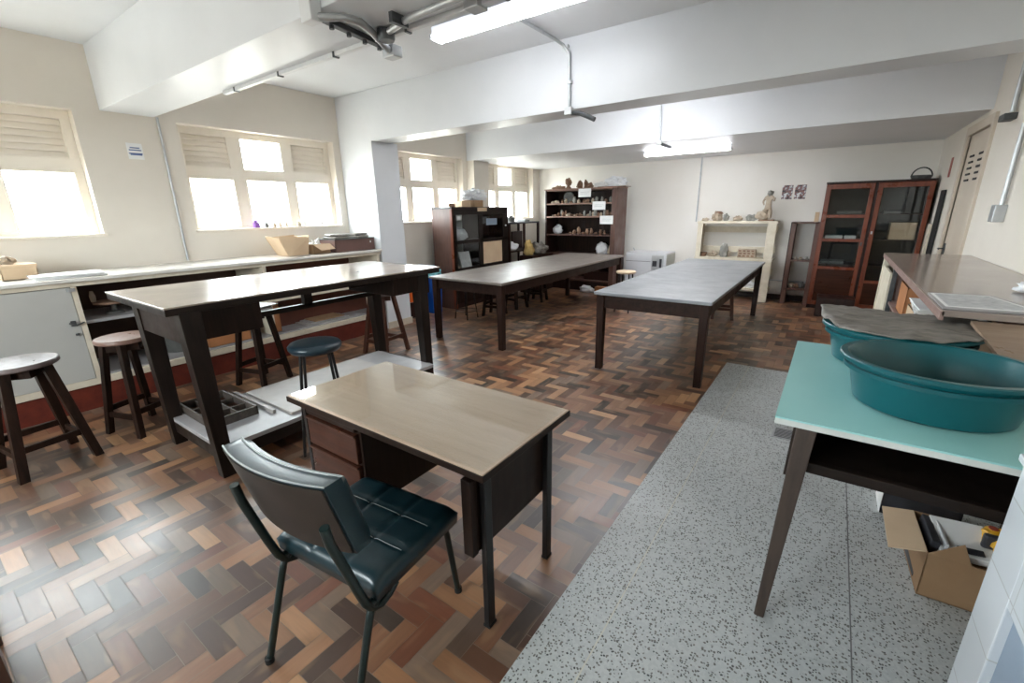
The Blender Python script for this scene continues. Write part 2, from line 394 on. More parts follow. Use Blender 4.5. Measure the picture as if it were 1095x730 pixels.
# parquet: herringbone of small blocks, three times as long as wide
def parquet():
    me = bpy.data.meshes.new('floor'); w = .0725; g = .0011
    vs, fs, cols, uvs = [], [], [], []
    pal = [((.058, .025, .015), 5), ((.11, .052, .031), 5), ((.20, .10, .057), 6), ((.29, .158, .086), 6), ((.38, .22, .122), 4),
           ((.090, .062, .050), 3), ((.18, .135, .11), 3), ((.44, .28, .165), 2), ((.036, .023, .018), 3), ((.17, .062, .034), 3)]
    bag = [c for c, n in pal for _ in range(n)]
    def plank(x0, y0, x1, y1):
        cx, cy = (x0+x1)/2, (y0+y1)/2
        if not (XL-.1 < cx < XR+.1 and YB-.1 < cy < YF+.1): return
        if cx > -.48 and cy < 4.6: return
        if cx < -4.95 and cy < 3.8: return
        i = len(vs); vs.extend([(x0+g, y0+g, 0), (x1-g, y0+g, 0), (x1-g, y1-g, 0), (x0+g, y1-g, 0)])
        fs.append((i, i+1, i+2, i+3)); c = random.choice(bag); k = random.uniform(.8, 1.25)
        cols.append((c[0]*k*1.06, c[1]*k*.90, c[2]*k*.74, 1)); ox, oy = random.random()*50, random.random()*50
        if x1-x0 > y1-y0: q = [(0, 0), (x1-x0, 0), (x1-x0, y1-y0), (0, y1-y0)]
        else: q = [(0, 0), (0, x1-x0), (y1-y0, x1-x0), (y1-y0, 0)]
        uvs.append([(a+ox, d+oy) for a, d in q])
    n0, n1, m0, m1 = int(XL/w)-8, int(XR/w)+8, int(YB/w)-8, int(YF/w)+8
    for ix in range(n0, n1):
        for iy in range(m0, m1):
            d = (ix-iy) % 6
            if d == 0: plank(ix*w, iy*w, (ix+3)*w, (iy+1)*w)
            if d == 5: plank(ix*w, iy*w, (ix+1)*w, (iy+3)*w)
    me.from_pydata(vs, [], fs); me.materials.append(M['parquet'])
    ca = me.color_attributes.new('plank', 'FLOAT_COLOR', 'CORNER'); ul = me.uv_layers.new(name='grain')
    for p in me.polygons:
        for k, li in enumerate(p.loop_indices):
            ca.data[li].color = cols[p.index]; ul.data[li].uv = uvs[p.index][k]
    o = bpy.data.objects.new('floor', me); COL.objects.link(o); o['kind'] = 'structure'
parquet()
M['joint'] = mottled('parquet_joint', (.16, .13, .105), (.30, .25, .21), 6, .8)
S('floor', B().box(XL-.2, XR+.2, YB-.2, YF+.2, -.12, -.0012), 'joint')
S('floor', B().box(-.70, XR+.1, YB, 4.85, -.02, .0012), 'terrazzo')
M['jl'] = mottled('pale_joint', (.50, .48, .40), (.60, .58, .5), 6, .5)
M['jd'] = mottled('dark_joint', (.12, .12, .12), (.2, .2, .2), 6, .6)
S('trim_5', B().box(-.492, -.487, YB, 4.85, 0, .0018), 'jl')
S('trim_6', B().box(.281, .286, YB, 4.85, 0, .0018), 'jd')
# ------------------------------------------------------------------ windows
def window(i, y0, y1):
    L = (XL-.12, y0, WZ0); r = T('window_%d' % i, None, None, L); r['kind'] = 'structure'
    xa, xb = -5.68, -5.62; s = (y1-y0)/1.74
    c = [(.06, .49), (.64, 1.09), (1.23, 1.67)]; c = [(y0+p*s, y0+q*s) for p, q in c]
    f = B(L); f.box(xa, xb, y0, y1, WZ0, 1.435).box(xa, xb, y0, y1, 1.93, 2.05).box(xa, xb, y0, y1, 2.37, WZ1)
    e = [y0, *[v for p in c for v in p], y1]
    for a, d in zip(e[::2], e[1::2]): f.box(xa, xb, a, d, 1.435, 1.93).box(xa, xb, a, d, 2.05, 2.37)
    # casement beads
    for (p, q) in c: f.box(xb, xb+.012, p-.018, p, 1.42, 1.945).box(xb, xb+.012, q, q+.018, 1.42, 1.945).box(xb, xb+.012, p, q, 1.93, 1.945)
    P('window_frame', f, 'frame', r, bev=.003)
    for p, q in c: P('pane', B(L).box(-5.655, -5.649, p, q, 1.435, 1.93), 'glass', r)
    P('pane', B(L).box(-5.655, -5.649, c[1][0], c[1][1], 2.05, 2.37), 'glass', r)
    for p, q in (c[0], c[2]):
        lv = B(L); lv.box(-5.678, -5.664, p-.01, q+.01, 2.04, 2.38)
        for k in range(6):
            z = 2.052+k*.053
            lv.slab([(-5.665, p, z), (-5.640, p, z), (-5.640, p, z+.010), (-5.660, p, z+.050), (-5.665, p, z+.050)], (0, q-p, 0))
        P('louvre', lv, 'frame', r)
    P('window_sill', B(L).box(-5.62, -5.475, y0-.02, y1+.02, WZ0-.02, WZ0+.004), 'frame', r, bev=.003)
    for p, q in c: P('latch', B(L).box(-5.605, -5.585, (p+q)/2-.02, (p+q)/2+.02, 1.432, 1.45), 'galv', r)
    a = bpy.data.lights.new('portal', 'AREA'); a.shape = 'RECTANGLE'; a.size = y1-y0; a.size_y = WZ1-WZ0
    a.cycles.is_portal = True
    o = bpy.data.objects.new('window_portal', a); COL.objects.link(o); o.location = (-5.72, (y0+y1)/2, (WZ0+WZ1)/2)
    o.rotation_euler = (PI/2, 0, -PI/2)
for i, (a, c) in enumerate(wins): window(i+1, a, c)
# unseen window, added behind the camera for fill light
L = (-2.45, YB-.1, 1.3); r = T('window_6', None, None, L); r['kind'] = 'structure'
f = B(L); f.box(-3.4, -1.5, YB-.12, YB-.06, 1.3, 1.35).box(-3.4, -1.5, YB-.12, YB-.06, 2.25, 2.3)
for k in range(3): f.box(-3.4+.925*k, -3.35+.925*k, YB-.12, YB-.06, 1.35, 2.25)
P('window_frame', f, 'frame', r)
for k in range(2): P('pane', B(L).box(-3.35+.925*k, -2.475+.925*k, YB-.093, YB-.087, 1.35, 2.25), 'glass', r)
a = bpy.data.lights.new('portal', 'AREA'); a.shape = 'RECTANGLE'; a.size = 1.9; a.size_y = 1.0; a.cycles.is_portal = True
o = bpy.data.objects.new('window_portal', a); COL.objects.link(o); o.location = (-2.45, YB-.18, 1.8); o.rotation_euler = (PI/2, 0, 0)
# door in the right wall
L = (XR, DY0, 0); r = T('door_1', None, None, L); r['kind'] = 'structure'
f = B(L).box(XR-.025, XR+.1, DY0-.09, DY0, 0, DZ+.09).box(XR-.025, XR+.1, DY1, DY1+.09, 0, DZ+.09).box(XR-.025, XR+.1, DY0, DY1, DZ, DZ+.09)
P('door_frame', f, 'door', r, bev=.004)
P('door_leaf', B(L).box(XR+.01, XR+.05, DY0, DY1, 0, DZ), 'door', r, bev=.003)
v = B(L)
for ya in (DY0+.16, DY0+.56):
    for k in range(5): v.box(XR, XR+.012, ya, ya+.17, 1.78+k*.06, 1.80+k*.06)
P('vent_slot', v, 'black', r)
h = B(L); h.box(XR-.004, XR+.01, DY1-.10, DY1-.06, .96, 1.12); h.tube([(XR-.004, DY1-.08, 1.06), (XR-.05, DY1-.08, 1.06), (XR-.055, DY1-.18, 1.06)], .008)
P('door_handle', h, 'darkmetal', r, smooth=True)

# ------------------------------------------------------------------ conduits & lamps
M['tube2'] = emis('far_lamp_diffuser', (.95, .97, 1), 15)
def lamp(name, label, x0, x1, y, z, w=.125, drop=.05, em='tube'):
    L = ((x0+x1)/2, y, z); r = T(name, label, 'ceiling lamp', L)
    P('lamp_housing', B(L).box(x0+.01, x1-.01, y-w/2+.015, y+w/2-.015, z+drop*.6, z+drop+.04), 'kiln', r, bev=.004)
    d = B(L); n = 10
    pts = [(-w/2, drop*.6), (-w/2, .015), (-w/2+.02, 0), (w/2-.02, 0), (w/2, .015), (w/2, drop*.6)]
    d.slab([(x0+.02, y+p, z+q) for p, q in pts], (x1-x0-.04, 0, 0))
    P('lamp_diffuser', d, em, r, bev=.003)
    for xx in (x0, x1-.025): P('end_cap', B(L).box(xx, xx+.025, y-w/2-.003, y+w/2+.003, z-.003, z+drop*.8), 'kiln', r, bev=.004)
    return r
lamp('ceiling_lamp', 'long lit fluorescent lamp on the ceiling near the top of the photo', -2.86, -1.50, 3.02, 2.86, .13, .055)
lamp('ceiling_lamp', 'lit fluorescent lamp in the far bay above the white painted shelf', -2.60, -1.34, 7.33, 2.335, .13, .04, 'tube2')
lamp('ceiling_lamp', 'added unseen fluorescent lamp between the middle and farthest beams, brightening the far end', -2.75, -1.40, 5.3, 2.86, .13, .055, 'tube2')  # hidden by the beam, added to brighten the far end
def conduit(name, pts, r, label, mat='galvw', clips=()):
    b = B(pts[0]); b.tube(pts, r, 10); t = T(name, label, 'conduit', pts[0]); P('pipe', b, mat, t, smooth=True)
    for c in clips:
        k = B(pts[0]); k.lathe([(r*1.0, -.012), (r*1.5, -.012), (r*1.5, .012), (r*1.0, .012)], c, 12)
        P('clip', k, 'galv', t)
    return t
t = conduit('electrical_conduit', [(-5.48, 1.88, 2.46), (-5.48, 1.88, 1.10)], .011, 'thin grey vertical pipe on the left wall between the two nearest windows', 'galv')
t = conduit('electrical_conduit', [(-2.21, 3.12, 2.955), (-2.2, 3.6, 2.955), (-2.19, 3.78, 2.95), (-2.14, 3.845, 2.91), (-2.09, 3.865, 2.84), (-2.08, 3.865, 2.40)], .013,
            'bent grey pipe from ceiling down the face of the middle beam', 'galv')
for z in (2.9, 2.62): P('clip', B((-2.21, 3.12, 2.955)).box(-2.10 if z < 2.8 else -2.15, -2.06 if z < 2.8 else -2.10, 3.845, 3.88, z-.012, z+.012), 'galvw', t)
P('junction_box', B((-2.21, 3.12, 2.955)).box(-2.115, -2.045, 3.83, 3.879, 2.36, 2.42), 'galvw', t, bev=.003)
P('cable_outlet', B((-2.21, 3.12, 2.955)).tube([(-2.06, 3.86, 2.375), (-1.98, 3.875, 2.365), (-1.90, 3.88, 2.33), (-1.84, 3.88, 2.30)], .02, 8), 'darkmetal', t, smooth=True)
t = conduit('electrical_conduit', [(-2.10, 6.425, 2.86), (-2.08, 6.425, 2.40)], .012, 'short grey pipe on the face of the farthest beam', 'galv')
P('junction_box', B((-2.10, 6.425, 2.86)).box(-2.11, -2.05, 6.39, 6.439, 2.375, 2.42), 'galvw', t, bev=.003)
P('cable_outlet', B((-2.10, 6.425, 2.86)).tube([(-2.06, 6.42, 2.38), (-1.97, 6.44, 2.34), (-1.93, 6.46, 2.33)], .018, 8), 'darkmetal', t, smooth=True)
conduit('electrical_conduit', [(-2.10, 8.885, 2.41), (-2.10, 8.885, 1.31)], .012, 'thin grey vertical pipe on the back wall above the white shelf', 'galv')
conduit('electrical_conduit', [(-3.25, 8.87, .80), (-3.0, 8.87, .34), (-.1, 8.87, .33)], .010, 'grey pipe running low along the back wall', 'galv')
# near beam: drop pipe, hanging perforated bracket and two pipes under the beam
L = (-2.12, 1.44, 2.9)
t = T('electrical_conduit', 'grey pipe dropping into a corner box on the nearest beam', 'conduit', L)
P('pipe', B(L).tube([(-2.12, 1.435, 2.96), (-2.12, 1.435, 2.47)], .016), 'galv', t, smooth=True)
P('junction_box', B(L).box(-2.17, -2.085, 1.40, 1.459, 2.40, 2.50), 'galvw', t, bev=.004)
P('bent_pipe', B(L).tube([(-2.12, 1.43, 2.425), (-2.06, 1.47, 2.42), (-2.02, 1.53, 2.43), (-2.02, 1.62, 2.435), (-2.07, 1.72, 2.435), (-2.14, 1.84, 2.43), (-2.19, 1.94, 2.42)], .018, 12), 'galv', t, smooth=True)
L = (-2.2, 1.7, 2.44)
t = T('cable_tray', 'dark perforated bracket under the nearest beam with a socket at its end', 'bracket', L)
k = B(L).slab([(-2.16, 1.47, 2.43), (-2.12, 1.47, 2.43), (-2.20, 1.97, 2.43), (-2.24, 1.97, 2.43)], (0, 0, .025))
P('rail', k, 'darkmetal', t, bev=.003)
for q in range(4): P('bolt', B(L).lathe([(.012, 0), (.012, .02)], (-2.15-.018*q, 1.55+.11*q, 2.412), 8), 'darkmetal', t)
P('socket', B(L).box(-2.24, -2.15, 1.93, 2.0, 2.39, 2.45), 'galv', t, bev=.006)
P('round_box', B(L).lathe([(0, -.03), (.04, -.03), (.045, -.02), (.045, .02), (0, .02)], (-2.05, 1.80, 2.435), 16), 'darkmetal', t, smooth=True)
t = conduit('electrical_conduit', [(-2.00, 1.78, 2.435), (-1.8, 1.73, 2.435), (-.2, 1.66, 2.435)], .016, 'grey pipe along the underside of the nearest beam', 'galv')
for xx in (-1.86, -1.2, -.5): P('clip', B((-2.00, 1.78, 2.435)).box(xx-.012, xx+.012, 1.67, 1.77, 2.415, 2.459), 'darkmetal', t)
L = (-3.95, 1.88, 2.47)
t = T('cable_trunking', 'pale trunking along the rear lower edge of the nearest beam', 'trunking', L)
P('channel', B(L).box(-3.98, 1.06, 1.832, 1.862, 2.436, 2.4595), 'galvw', t, bev=.003)
for q in range(7): P('clip', B(L).box(-3.8+.62*q, -3.785+.62*q, 1.828, 1.866, 2.43, 2.4595), 'darkmetal', t)
P('junction_box', B(L).box(-1.52, -1.44, 1.80, 1.88, 2.425, 2.4595), 'galv', t, bev=.004)
t = T('electrical_conduit', 'grey pipe with lower switch box on the right wall, at the edge of the photo', 'conduit', (1.05, 5.15, 1.45))
P('pipe', B((1.05, 5.15, 1.45)).tube([(1.045, 5.16, 2.12), (1.045, 5.16, 1.5)], .016), 'galv', t, smooth=True)
P('switch_box', B((1.05, 5.15, 1.45)).box(1.0, 1.07, 5.10, 5.22, 1.41, 1.54), 'galv', t, bev=.005)
t = T('electrical_conduit', 'upper grey pipe with clamp on the right wall, at the edge of the photo', 'conduit', (1.05, 5.6, 2.22))
P('pipe', B((1.05, 5.6, 2.22)).tube([(1.045, 5.6, 2.95), (1.045, 5.6, 2.26)], .018), 'galv', t, smooth=True)
P('clamp', B((1.05, 5.6, 2.22)).box(.99, 1.07, 5.54, 5.70, 2.20, 2.25), 'darkmetal', t, bev=.005)
# wall notices
L = (XL, 1.65, 2.14); t = T('wall_notice', 'small white notice with blue lettering on the left wall', 'notice', L)
P('sheet', B(L).box(XL+.001, XL+.004, 1.592, 1.712, 2.07, 2.21), 'paper', t)
k = B(L)
for z, y0, y1 in ((2.165, 1.615, 1.69), (2.145, 1.605, 1.70), (2.115, 1.60, 1.705), (2.105, 1.61, 1.70)): k.box(XL+.004, XL+.005, y0, y1, z, z+.010)
P('lettering', k, 'blueink', t)
one('wall_notice', B((XR, 7.9, 2)).box(XR-.004, XR-.001, 7.86, 7.98, 1.87, 2.10), 'redp', 'narrow red notice on the right wall beyond the door', 'notice', loc=(XR, 7.9, 2))
for x0, x1, lb in ((-.79, -.64, 'left photo print of the pair taped on the back wall'), (-.61, -.455, 'right photo print of the pair taped on the back wall')):
    L = ((x0+x1)/2, YF, 1.77)
    one('wall_photograph', B(L).box(x0, x1, YF-.004, YF-.001, 1.665, 1.885), 'collage', lb, 'photo', 'pictures on the back wall', loc=L)

# ------------------------------------------------------------------ left counter
L = (-5.2, 2, 0)
t = T('built_in_cupboard', 'low built-in counter cupboard with red plinth under the left windows', 'cupboard', L)
xc = -4.87; Y0c, Y1c = -1.6, 3.86
P('plinth', B(L).box(-5.49, xc, Y0c, Y1c, 0, .205), 'redbase', t)
P('bottom_board', B(L).box(-5.49, xc+.02, Y0c, Y1c, .205, .26), 'cream', t, bev=.003)
f = B(L).box(xc-.03, xc+.02, Y0c, Y1c, 1.025, 1.06)
P('top_rail', f, 'cream', t, bev=.003)
for y in (-.72, .845, 2.335, 3.82):
    P('divider', B(L).box(-5.49, xc+.02, y-.018, y+.018, .26, 1.025), 'cream', t, bev=.002)
P('back_panel', B(L).box(-5.495, -5.48, Y0c, 2.33, .26, 1.05), 'cabdark', t)
P('back_panel', B(L).box(-5.495, -5.48, 2.35, Y1c, .26, 1.05), 'cabred', t)
P('shelf', B(L).box(-5.48, xc-.01, .865, 2.315, .715, .74), 'shelfgrey', t)
P('shelf', B(L).box(-5.48, xc-.0, 2.355, 3.80, .635, .66), 'cream', t)
P('shelf_riser', B(L).box(-5.2, -5.18, 2.355, 3.80, .26, .62), 'cabred', t)
P('shelf', B(L).box(-5.48, xc-.02, .87, 3.80, .2605, .275), 'shelfgrey', t)
for y0, y1 in ((-.70, .04), (.045, .825)):
    d = P('door', B(L).box(xc-.005, xc+.022, y0, y1, .262, 1.02), 'doorgrey', t, bev=.003)
    if y1 > .5:
        hb = B(L).box(xc+.022, xc+.04, .77, .80, .72, .76); hb.tube([(xc+.03, .76, .745), (xc+.045, .80, .725), (xc+.04, .85, .74)], .006)
        P('latch', hb, 'darkmetal', d)
        P('hinge', B(L).box(xc+.02, xc+.035, .80, .85, .99, 1.015), 'galv', d)
        P('knob', B(L).lathe([(0, 0), (.012, 0), (.012, .016), (0, .016)], (xc+.03, .79, .64), 10), 'darkmetal', d)
one('stone_slab', B((-5.2, 2, 1.06)).box(-5.5, -4.82, Y0c, 3.875, 1.06, 1.09), 'marble', 'long pale slab worktop running under the left windows', 'worktop', loc=(-5.2, 2, 1.06), bev=.006)
# things in the counter
def banding(c, r, lb, seed):
    L = c; t = T('banding_wheel', lb, 'turntable', L, 'turntables in the open counter cupboard')
    P('wheel', B().lathe([(0, .095), (r, .095), (r, .112), (0, .112)], n=28), 'clayb' if seed else 'stone', t, smooth=True)
    P('foot', B().lathe([(0, 0), (.07, 0), (.06, .02), (.02, .03), (.02, .095)], n=18), 'stone', t, smooth=True)
banding((-5.05, 1.10, .741), .13, 'round brown turntable on the counter shelf next to the grey door', 1)
def pot(name, c, prof, mat, lb, cat, group=None, n=20):
    b = B(); b.lathe(prof, n=n); return one(name, b, mat, lb, cat, group, loc=c, smooth=True)
pot('clay_tool', (-5.1, .99, .854), [(0, 0), (.018, 0), (.022, .05), (.012, .09), (0, .09)], 'clay', 'small pale clay piece on the brown turntable', 'clay piece')
banding((-5.05, 1.42, .741), .10, 'dark metal turntable on the counter shelf behind the tall workbench', 0)
one('paper_stack', B((-5.1, 1.6, .76)).box(-5.3, -4.93, 1.98, 2.28, .741, .775), 'paper', 'white papers on the counter shelf above the stool', 'papers', loc=(-5.1, 1.6, .76))
L = (-5.15, 1.55, .275); t = T('bucket', 'dark round bucket inside the counter behind the workbench leg', 'bucket', L)
P('bucket_body', B().lathe([(0, 0), (.13, 0), (.15, .25), (.14, .25), (.12, .02), (0, .02)], n=24), 'stone', t, smooth=True)
P('bucket_handle', B().tube([(-.145, 0, .24), (-.1, .02, .3), (0, .03, .33), (.1, .02, .3), (.145, 0, .24)], .004, 6), 'darkmetal', t)
def carton(name, lb, x0, x1, y0, y1, z0, h, mat='card', cat='box', flaps=True, rz=0, group=None):
    cx, cy = (x0+x1)/2, (y0+y1)/2; L = (cx, cy, z0); t = T(name, lb, cat, L, group, rz)
    w, d = (x1-x0)/2, (y1-y0)/2; th = .005
    b = B().box(-w, w, -d, d, 0, th).box(-w, -w+th, -d, d, 0, h).box(w-th, w, -d, d, 0, h).box(-w, w, -d, -d+th, 0, h).box(-w, w, d-th, d, 0, h)
    if not flaps: b.box(-w, w, -d, d, h-th, h)
    P('box_body', b, mat, t)
    return t
carton('cardboard_box', 'orange cardboard box low in the counter beside the third stool', -5.15, -4.93, 1.72, 2.12, .276, .17, 'cardor', flaps=False)
carton('cardboard_box', 'upright orange brown box by the cream divider of the counter', -5.2, -4.96, 2.37, 2.47, .276, .34, 'cardor', flaps=False)
for k in range(3):
    one('hardboard_sheet', B((-5.1, 3.0, .28)).box(-5.3+.05*k, -4.93, 2.75+.06*k, 3.35-.04*k, .278+.012*k, .288+.012*k), ('boardgrey', 'shelfgrey', 'card')[k],
        ('bottom sheet', 'middle sheet', 'top brown sheet')[k]+' of the stack lying in the low counter bay', 'board', 'boards in the low counter bay', loc=(-5.1, 3.0, .28))
# things on the worktop
zt = 1.091
L = (-5.2, .62, zt); t = carton('cardboard_box', 'small pale box at the left end of the worktop', -5.35, -5.12, .52, .72, zt, .10, 'cardl', flaps=False)
P('lid', B().box(-.12, .12, -.105, .105, .092, .115), 'cardl', t, bev=.003)
one('clay_lump', B().blob((0, 0, 0), (.05, .05, .04), 3), 'clay', 'clay lump on the small box at the left photo edge', 'clay piece', loc=(-5.24, .58, zt+.116), smooth=True)
def paperpile(c, w, d, n, lb, rz=0, name='paper_pile'):
    b = B()
    for k in range(n):
        a = random.uniform(-.15, .15); ox, oy = random.uniform(-.015, .015), random.uniform(-.015, .015)
        pts = [(-w/2, -d/2), (w/2, -d/2), (w/2, d/2), (-w/2, d/2)]
        pts = [(p*math.cos(a)-q*math.sin(a)+ox, p*math.sin(a)+q*math.cos(a)+oy) for p, q in pts]
        b.prism(pts, k*.006, k*.006+.005)
    o = one(name, b, 'paper', lb, 'papers', loc=c); o.rotation_euler = (0, 0, rz); return o
paperpile((-5.0, .86, zt), .26, .42, 5, 'white paper pile on the left end of the worktop')
one('white_tray', B((-5, 1.6, zt)).lathe([(0, 0), (.1, 0), (.13, .012), (.12, .014), (0, .006)], (-5.1, 1.62, .741), 24), 'paper', 'white plate inside the dark counter bay', 'plate', loc=(-5, 1.6, zt), smooth=True)
L = (-5.15, 2.8, zt)
t = T('paper_bag', 'open beige paper bag on the worktop under the second window', 'bag', L)
k = B(L); bt = [(-5.28, 2.72), (-5.0, 2.70), (-5.02, 2.95), (-5.28, 2.97)]; tp = [(-5.34, 2.64), (-5.02, 2.62), (-5.0, 2.97), (-5.34, 2.985)]
for q in range(4):
    a, c = bt[q], bt[(q+1) % 4]; d, e = tp[(q+1) % 4], tp[q]
    k.slab([(a[0], a[1], zt), (c[0], c[1], zt), (d[0], d[1], zt+.2), (e[0], e[1], zt+.22)], (.003, .003, .002))
k.prism(bt, zt, zt+.004); P('bag_body', k, 'cardl', t)
t = carton('cardboard_box', 'open box with folded flap and white paper beside the maroon box', -5.25, -4.98, 3.0, 3.22, zt, .11, 'card')
P('flap', B().slab([(.135, -.11, .11), (.135, .11, .11), (.22, .12, .05), (.22, -.06, .04)], (.003, 0, .003)), 'cardl', t)
one('crumpled_paper', B().blob((0, 0, 0), (.085, .07, .085), 5, .35, 3), 'paper', 'crumpled white paper standing in the open worktop box', 'paper', loc=(-5.12, 3.11, zt+.006), smooth=False)
t = carton('wooden_crate', 'long maroon box at the column end of the worktop', -5.32, -4.93, 3.26, 3.84, zt, .145, 'carddk', flaps=False, cat='box')
P('label_dot', B().box(.195, .197, .22, .235, .09, .115), 'paper', t)
P('lid', B().box(-.2, .2, -.29, .29, .1455, .155), 'stone', t)
for k, (x, y, w, d, zz, a) in enumerate([(-5.1, 3.40, .22, .24, 0, .2), (-5.12, 3.41, .2, .22, .028, -.2), (-5.1, 3.70, .22, .22, 0, .2), (-5.08, 3.69, .18, .20, .03, .1)]):
    o = one('folded_cloth', B().box(-w/2, w/2, -d/2, d/2, 0, .026), 'sheet', ['lower flat grey bundle at the left on the maroon box', 'upper grey bundle at the left on the maroon box',
        'lower dark bundle at the right on the maroon box', 'upper dark bundle at the right on the maroon box'][k], 'bundle', loc=(x, y, zt+.156+zz), bev=.01); o.rotation_euler = (.0, 0, a)
# small things on the second window's sill
zs = WZ0+.004
pr = lambda r, h: [(0, 0), (r, 0), (r, h*.7), (r*.5, h*.8), (r*.5, h), (0, h)]
for k, (y, r, h, m, lb) in enumerate([(2.66, .035, .085, 'purple', 'purple bottle on the second window sill'), (2.78, .018, .07, 'stone', 'small dark bottle beside the purple bottle on the sill'),
        (2.87, .016, .06, 'clay', 'small clay bottle third from the purple end on the sill'), (2.94, .018, .06, 'clay', 'small clay bottle fourth from the purple end on the sill'),
        (3.02, .014, .09, 'clay', 'slim tall clay bottle on the second window sill'), (3.18, .025, .05, 'clay', 'squat beige pot on the sill right of the slim bottle'),
        (3.26, .02, .07, 'plaster', 'pale bottle on the sill behind the crumpled paper'), (3.50, .022, .06, 'plaster', 'pale bottle on the sill above the maroon box')]):
    pot('small_bottle', (-5.53, y, zs), pr(r, h), m, lb, 'bottle', 'bottles on the window sill', 12)

# ------------------------------------------------------------------ tall workbench
L = (-3.4, 1.9, 0); t = T('workbench', 'tall long workbench with beige top and low plank shelf at left', 'table', L)
X0, X1, Ya, Yb, Z = -3.93, -2.90, .83, 2.96, 1.07
P('tabletop', B(L).box(X0, X1, Ya, Yb, Z-.010, Z), 'tallb', t, bev=.002)
P('top_board', B(L).box(X0+.003, X1-.003, Ya+.003, Yb-.003, Z-.05, Z-.010), 'darky', t, bev=.004)
for (bx, by, tx, ty) in ((-3.60, .945, -3.62, .945), (-2.86, .945, -2.94, .945), (-3.62, 2.77, -3.66, 2.79), (-2.95, 2.77, -3.01, 2.79)):
    dx = -.02 if bx < -3 else .0
    P('leg', B(L).leg(bx, by, 0, .075, tx+dx, ty, Z-.045, .10, .075, .11), 'dark', t, bev=.004)
P('end_apron', B(L).box(-3.60, -2.96, .90, .925, .84, Z-.045), 'deskside', t)
P('end_apron', B(L).box(-3.60, -2.96, 2.84, 2.865, .84, Z-.045), 'deskside', t)
P('drawer_box', B(L).box(-3.58, -2.96, 1.0, 1.36, .84, Z-.045), 'deskside', t, bev=.003)
P('drawer_box', B(L).box(-3.58, -2.96, 2.45, 2.79, .87, Z-.045), 'deskside', t, bev=.003)
P('long_rail', B(L).box(-3.60, -3.56, 1.36, 2.82, .78, .82), 'darky', t, bev=.003)
P('hanger', B(L).box(-3.61, -3.56, 2.0, 2.07, .80, Z-.045), 'dark', t)
P('long_rail', B(L).box(-3.35, -3.32, 2.3, 2.84, .93, .96), 'darky', t, bev=.003)
P('lower_shelf', B(L).box(-3.62, -2.84, .93, 2.74, .17, .20), 'shelfgrey', t, bev=.003)
P('shelf_rail', B(L).box(-2.885, -2.845, .96, 2.74, .09, .171), 'darky', t, bev=.003)
P('shelf_rail', B(L).box(-3.62, -3.58, .96, 2.74, .09, .171), 'darky', t, bev=.003)
P('shelf_rail', B(L).box(-3.60, -2.86, .93, .96, .09, .171), 'darkx', t, bev=.003)
P('shelf_rail', B(L).box(-3.62, -2.90, 2.74, 2.765, .09, .195), 'darkx', t, bev=.003)
L = (-3.4, 1.15, .2); t = T('wooden_tray', 'shallow wooden compartment tray on the low shelf of the workbench', 'tray', L, rz=0)
b = B(L); x0, x1, y0, y1 = -3.66, -3.13, 1.0, 1.30
b.box(x0, x1, y0, y0+.014, .2, .262).box(x0, x1, y1-.014, y1, .2, .262).box(x0, x0+.014, y0, y1, .2, .262).box(x1-.014, x1, y0, y1, .2, .262)
P('tray_rim', b, 'traywood', t, bev=.002)
P('tray_base', B(L).box(x0+.01, x1-.01, y0+.01, y1-.01, .2, .206), 'trayin', t)
b = B(L)
for q in (.33, .62): b.box(x0+.01, x1-.01, y0+q*.3-.003, y0+q*.3+.003, .206, .250)
for q in (.35, .7): b.box(x0+q*.53-.003, x0+q*.53+.003, y0+.01, y1-.01, .206, .250)
P('tray_divider', b, 'traywood', t)
o = one('drawing_board', B().box(-.33, .33, -.50, .50, 0, .018), 'boardgrey', 'pale flat board lying on the low shelf of the workbench', 'board', loc=(-3.24, 1.92, .2), bev=.002)
one('wooden_batten', B().box(-.30, .30, -.012, .012, 0, .028), 'boardgrey', 'pale batten between tray and flat board on the low shelf', 'batten', loc=(-3.34, 1.365, .2), bev=.002)
# ------------------------------------------------------------------ plain long tables
def long_table(lb, x0, x1, y0, y1, z, top, mat, maty, ap=.12, lw=.075, ins=.06, th=.03, feet=None):
    cx, cy = (x0+x1)/2, (y0+y1)/2; L = (cx, cy, 0); t = T('work_table', lb, 'table', L)
    P('tabletop', B(L).box(x0, x1, y0, y1, z-th, z), top, t, bev=.006)
    for x in (x0+ins, x1-ins):
        for y in (y0+ins, y1-ins): P('leg', B(L).leg(x, y, 0, lw*.85, x, y, z-th, lw), mat, t, bev=.004)
    for x in (x0+ins, x1-ins): P('apron', B(L).box(x-.015, x+.015, y0+ins+lw/2, y1-ins-lw/2, z-th-ap, z-th), maty, t, bev=.002)
    for y in (y0+ins, y1-ins): P('apron', B(L).box(x0+ins+lw/2, x1-ins-lw/2, y-.015, y+.015, z-th-ap, z-th), 'browny', t, bev=.002)
    return t
long_table('long worn grey-brown table in the middle, before the dark glass cabinet', -4.0, -2.88, 3.88, 7.45, .79, 'midtop', 'brown', 'browny')
long_table('dusty grey-topped table at right, reaching towards the white shelf', -1.81, -.735, 3.93, 7.40, .79, 'righttop', 'brown', 'darky', ap=.13)

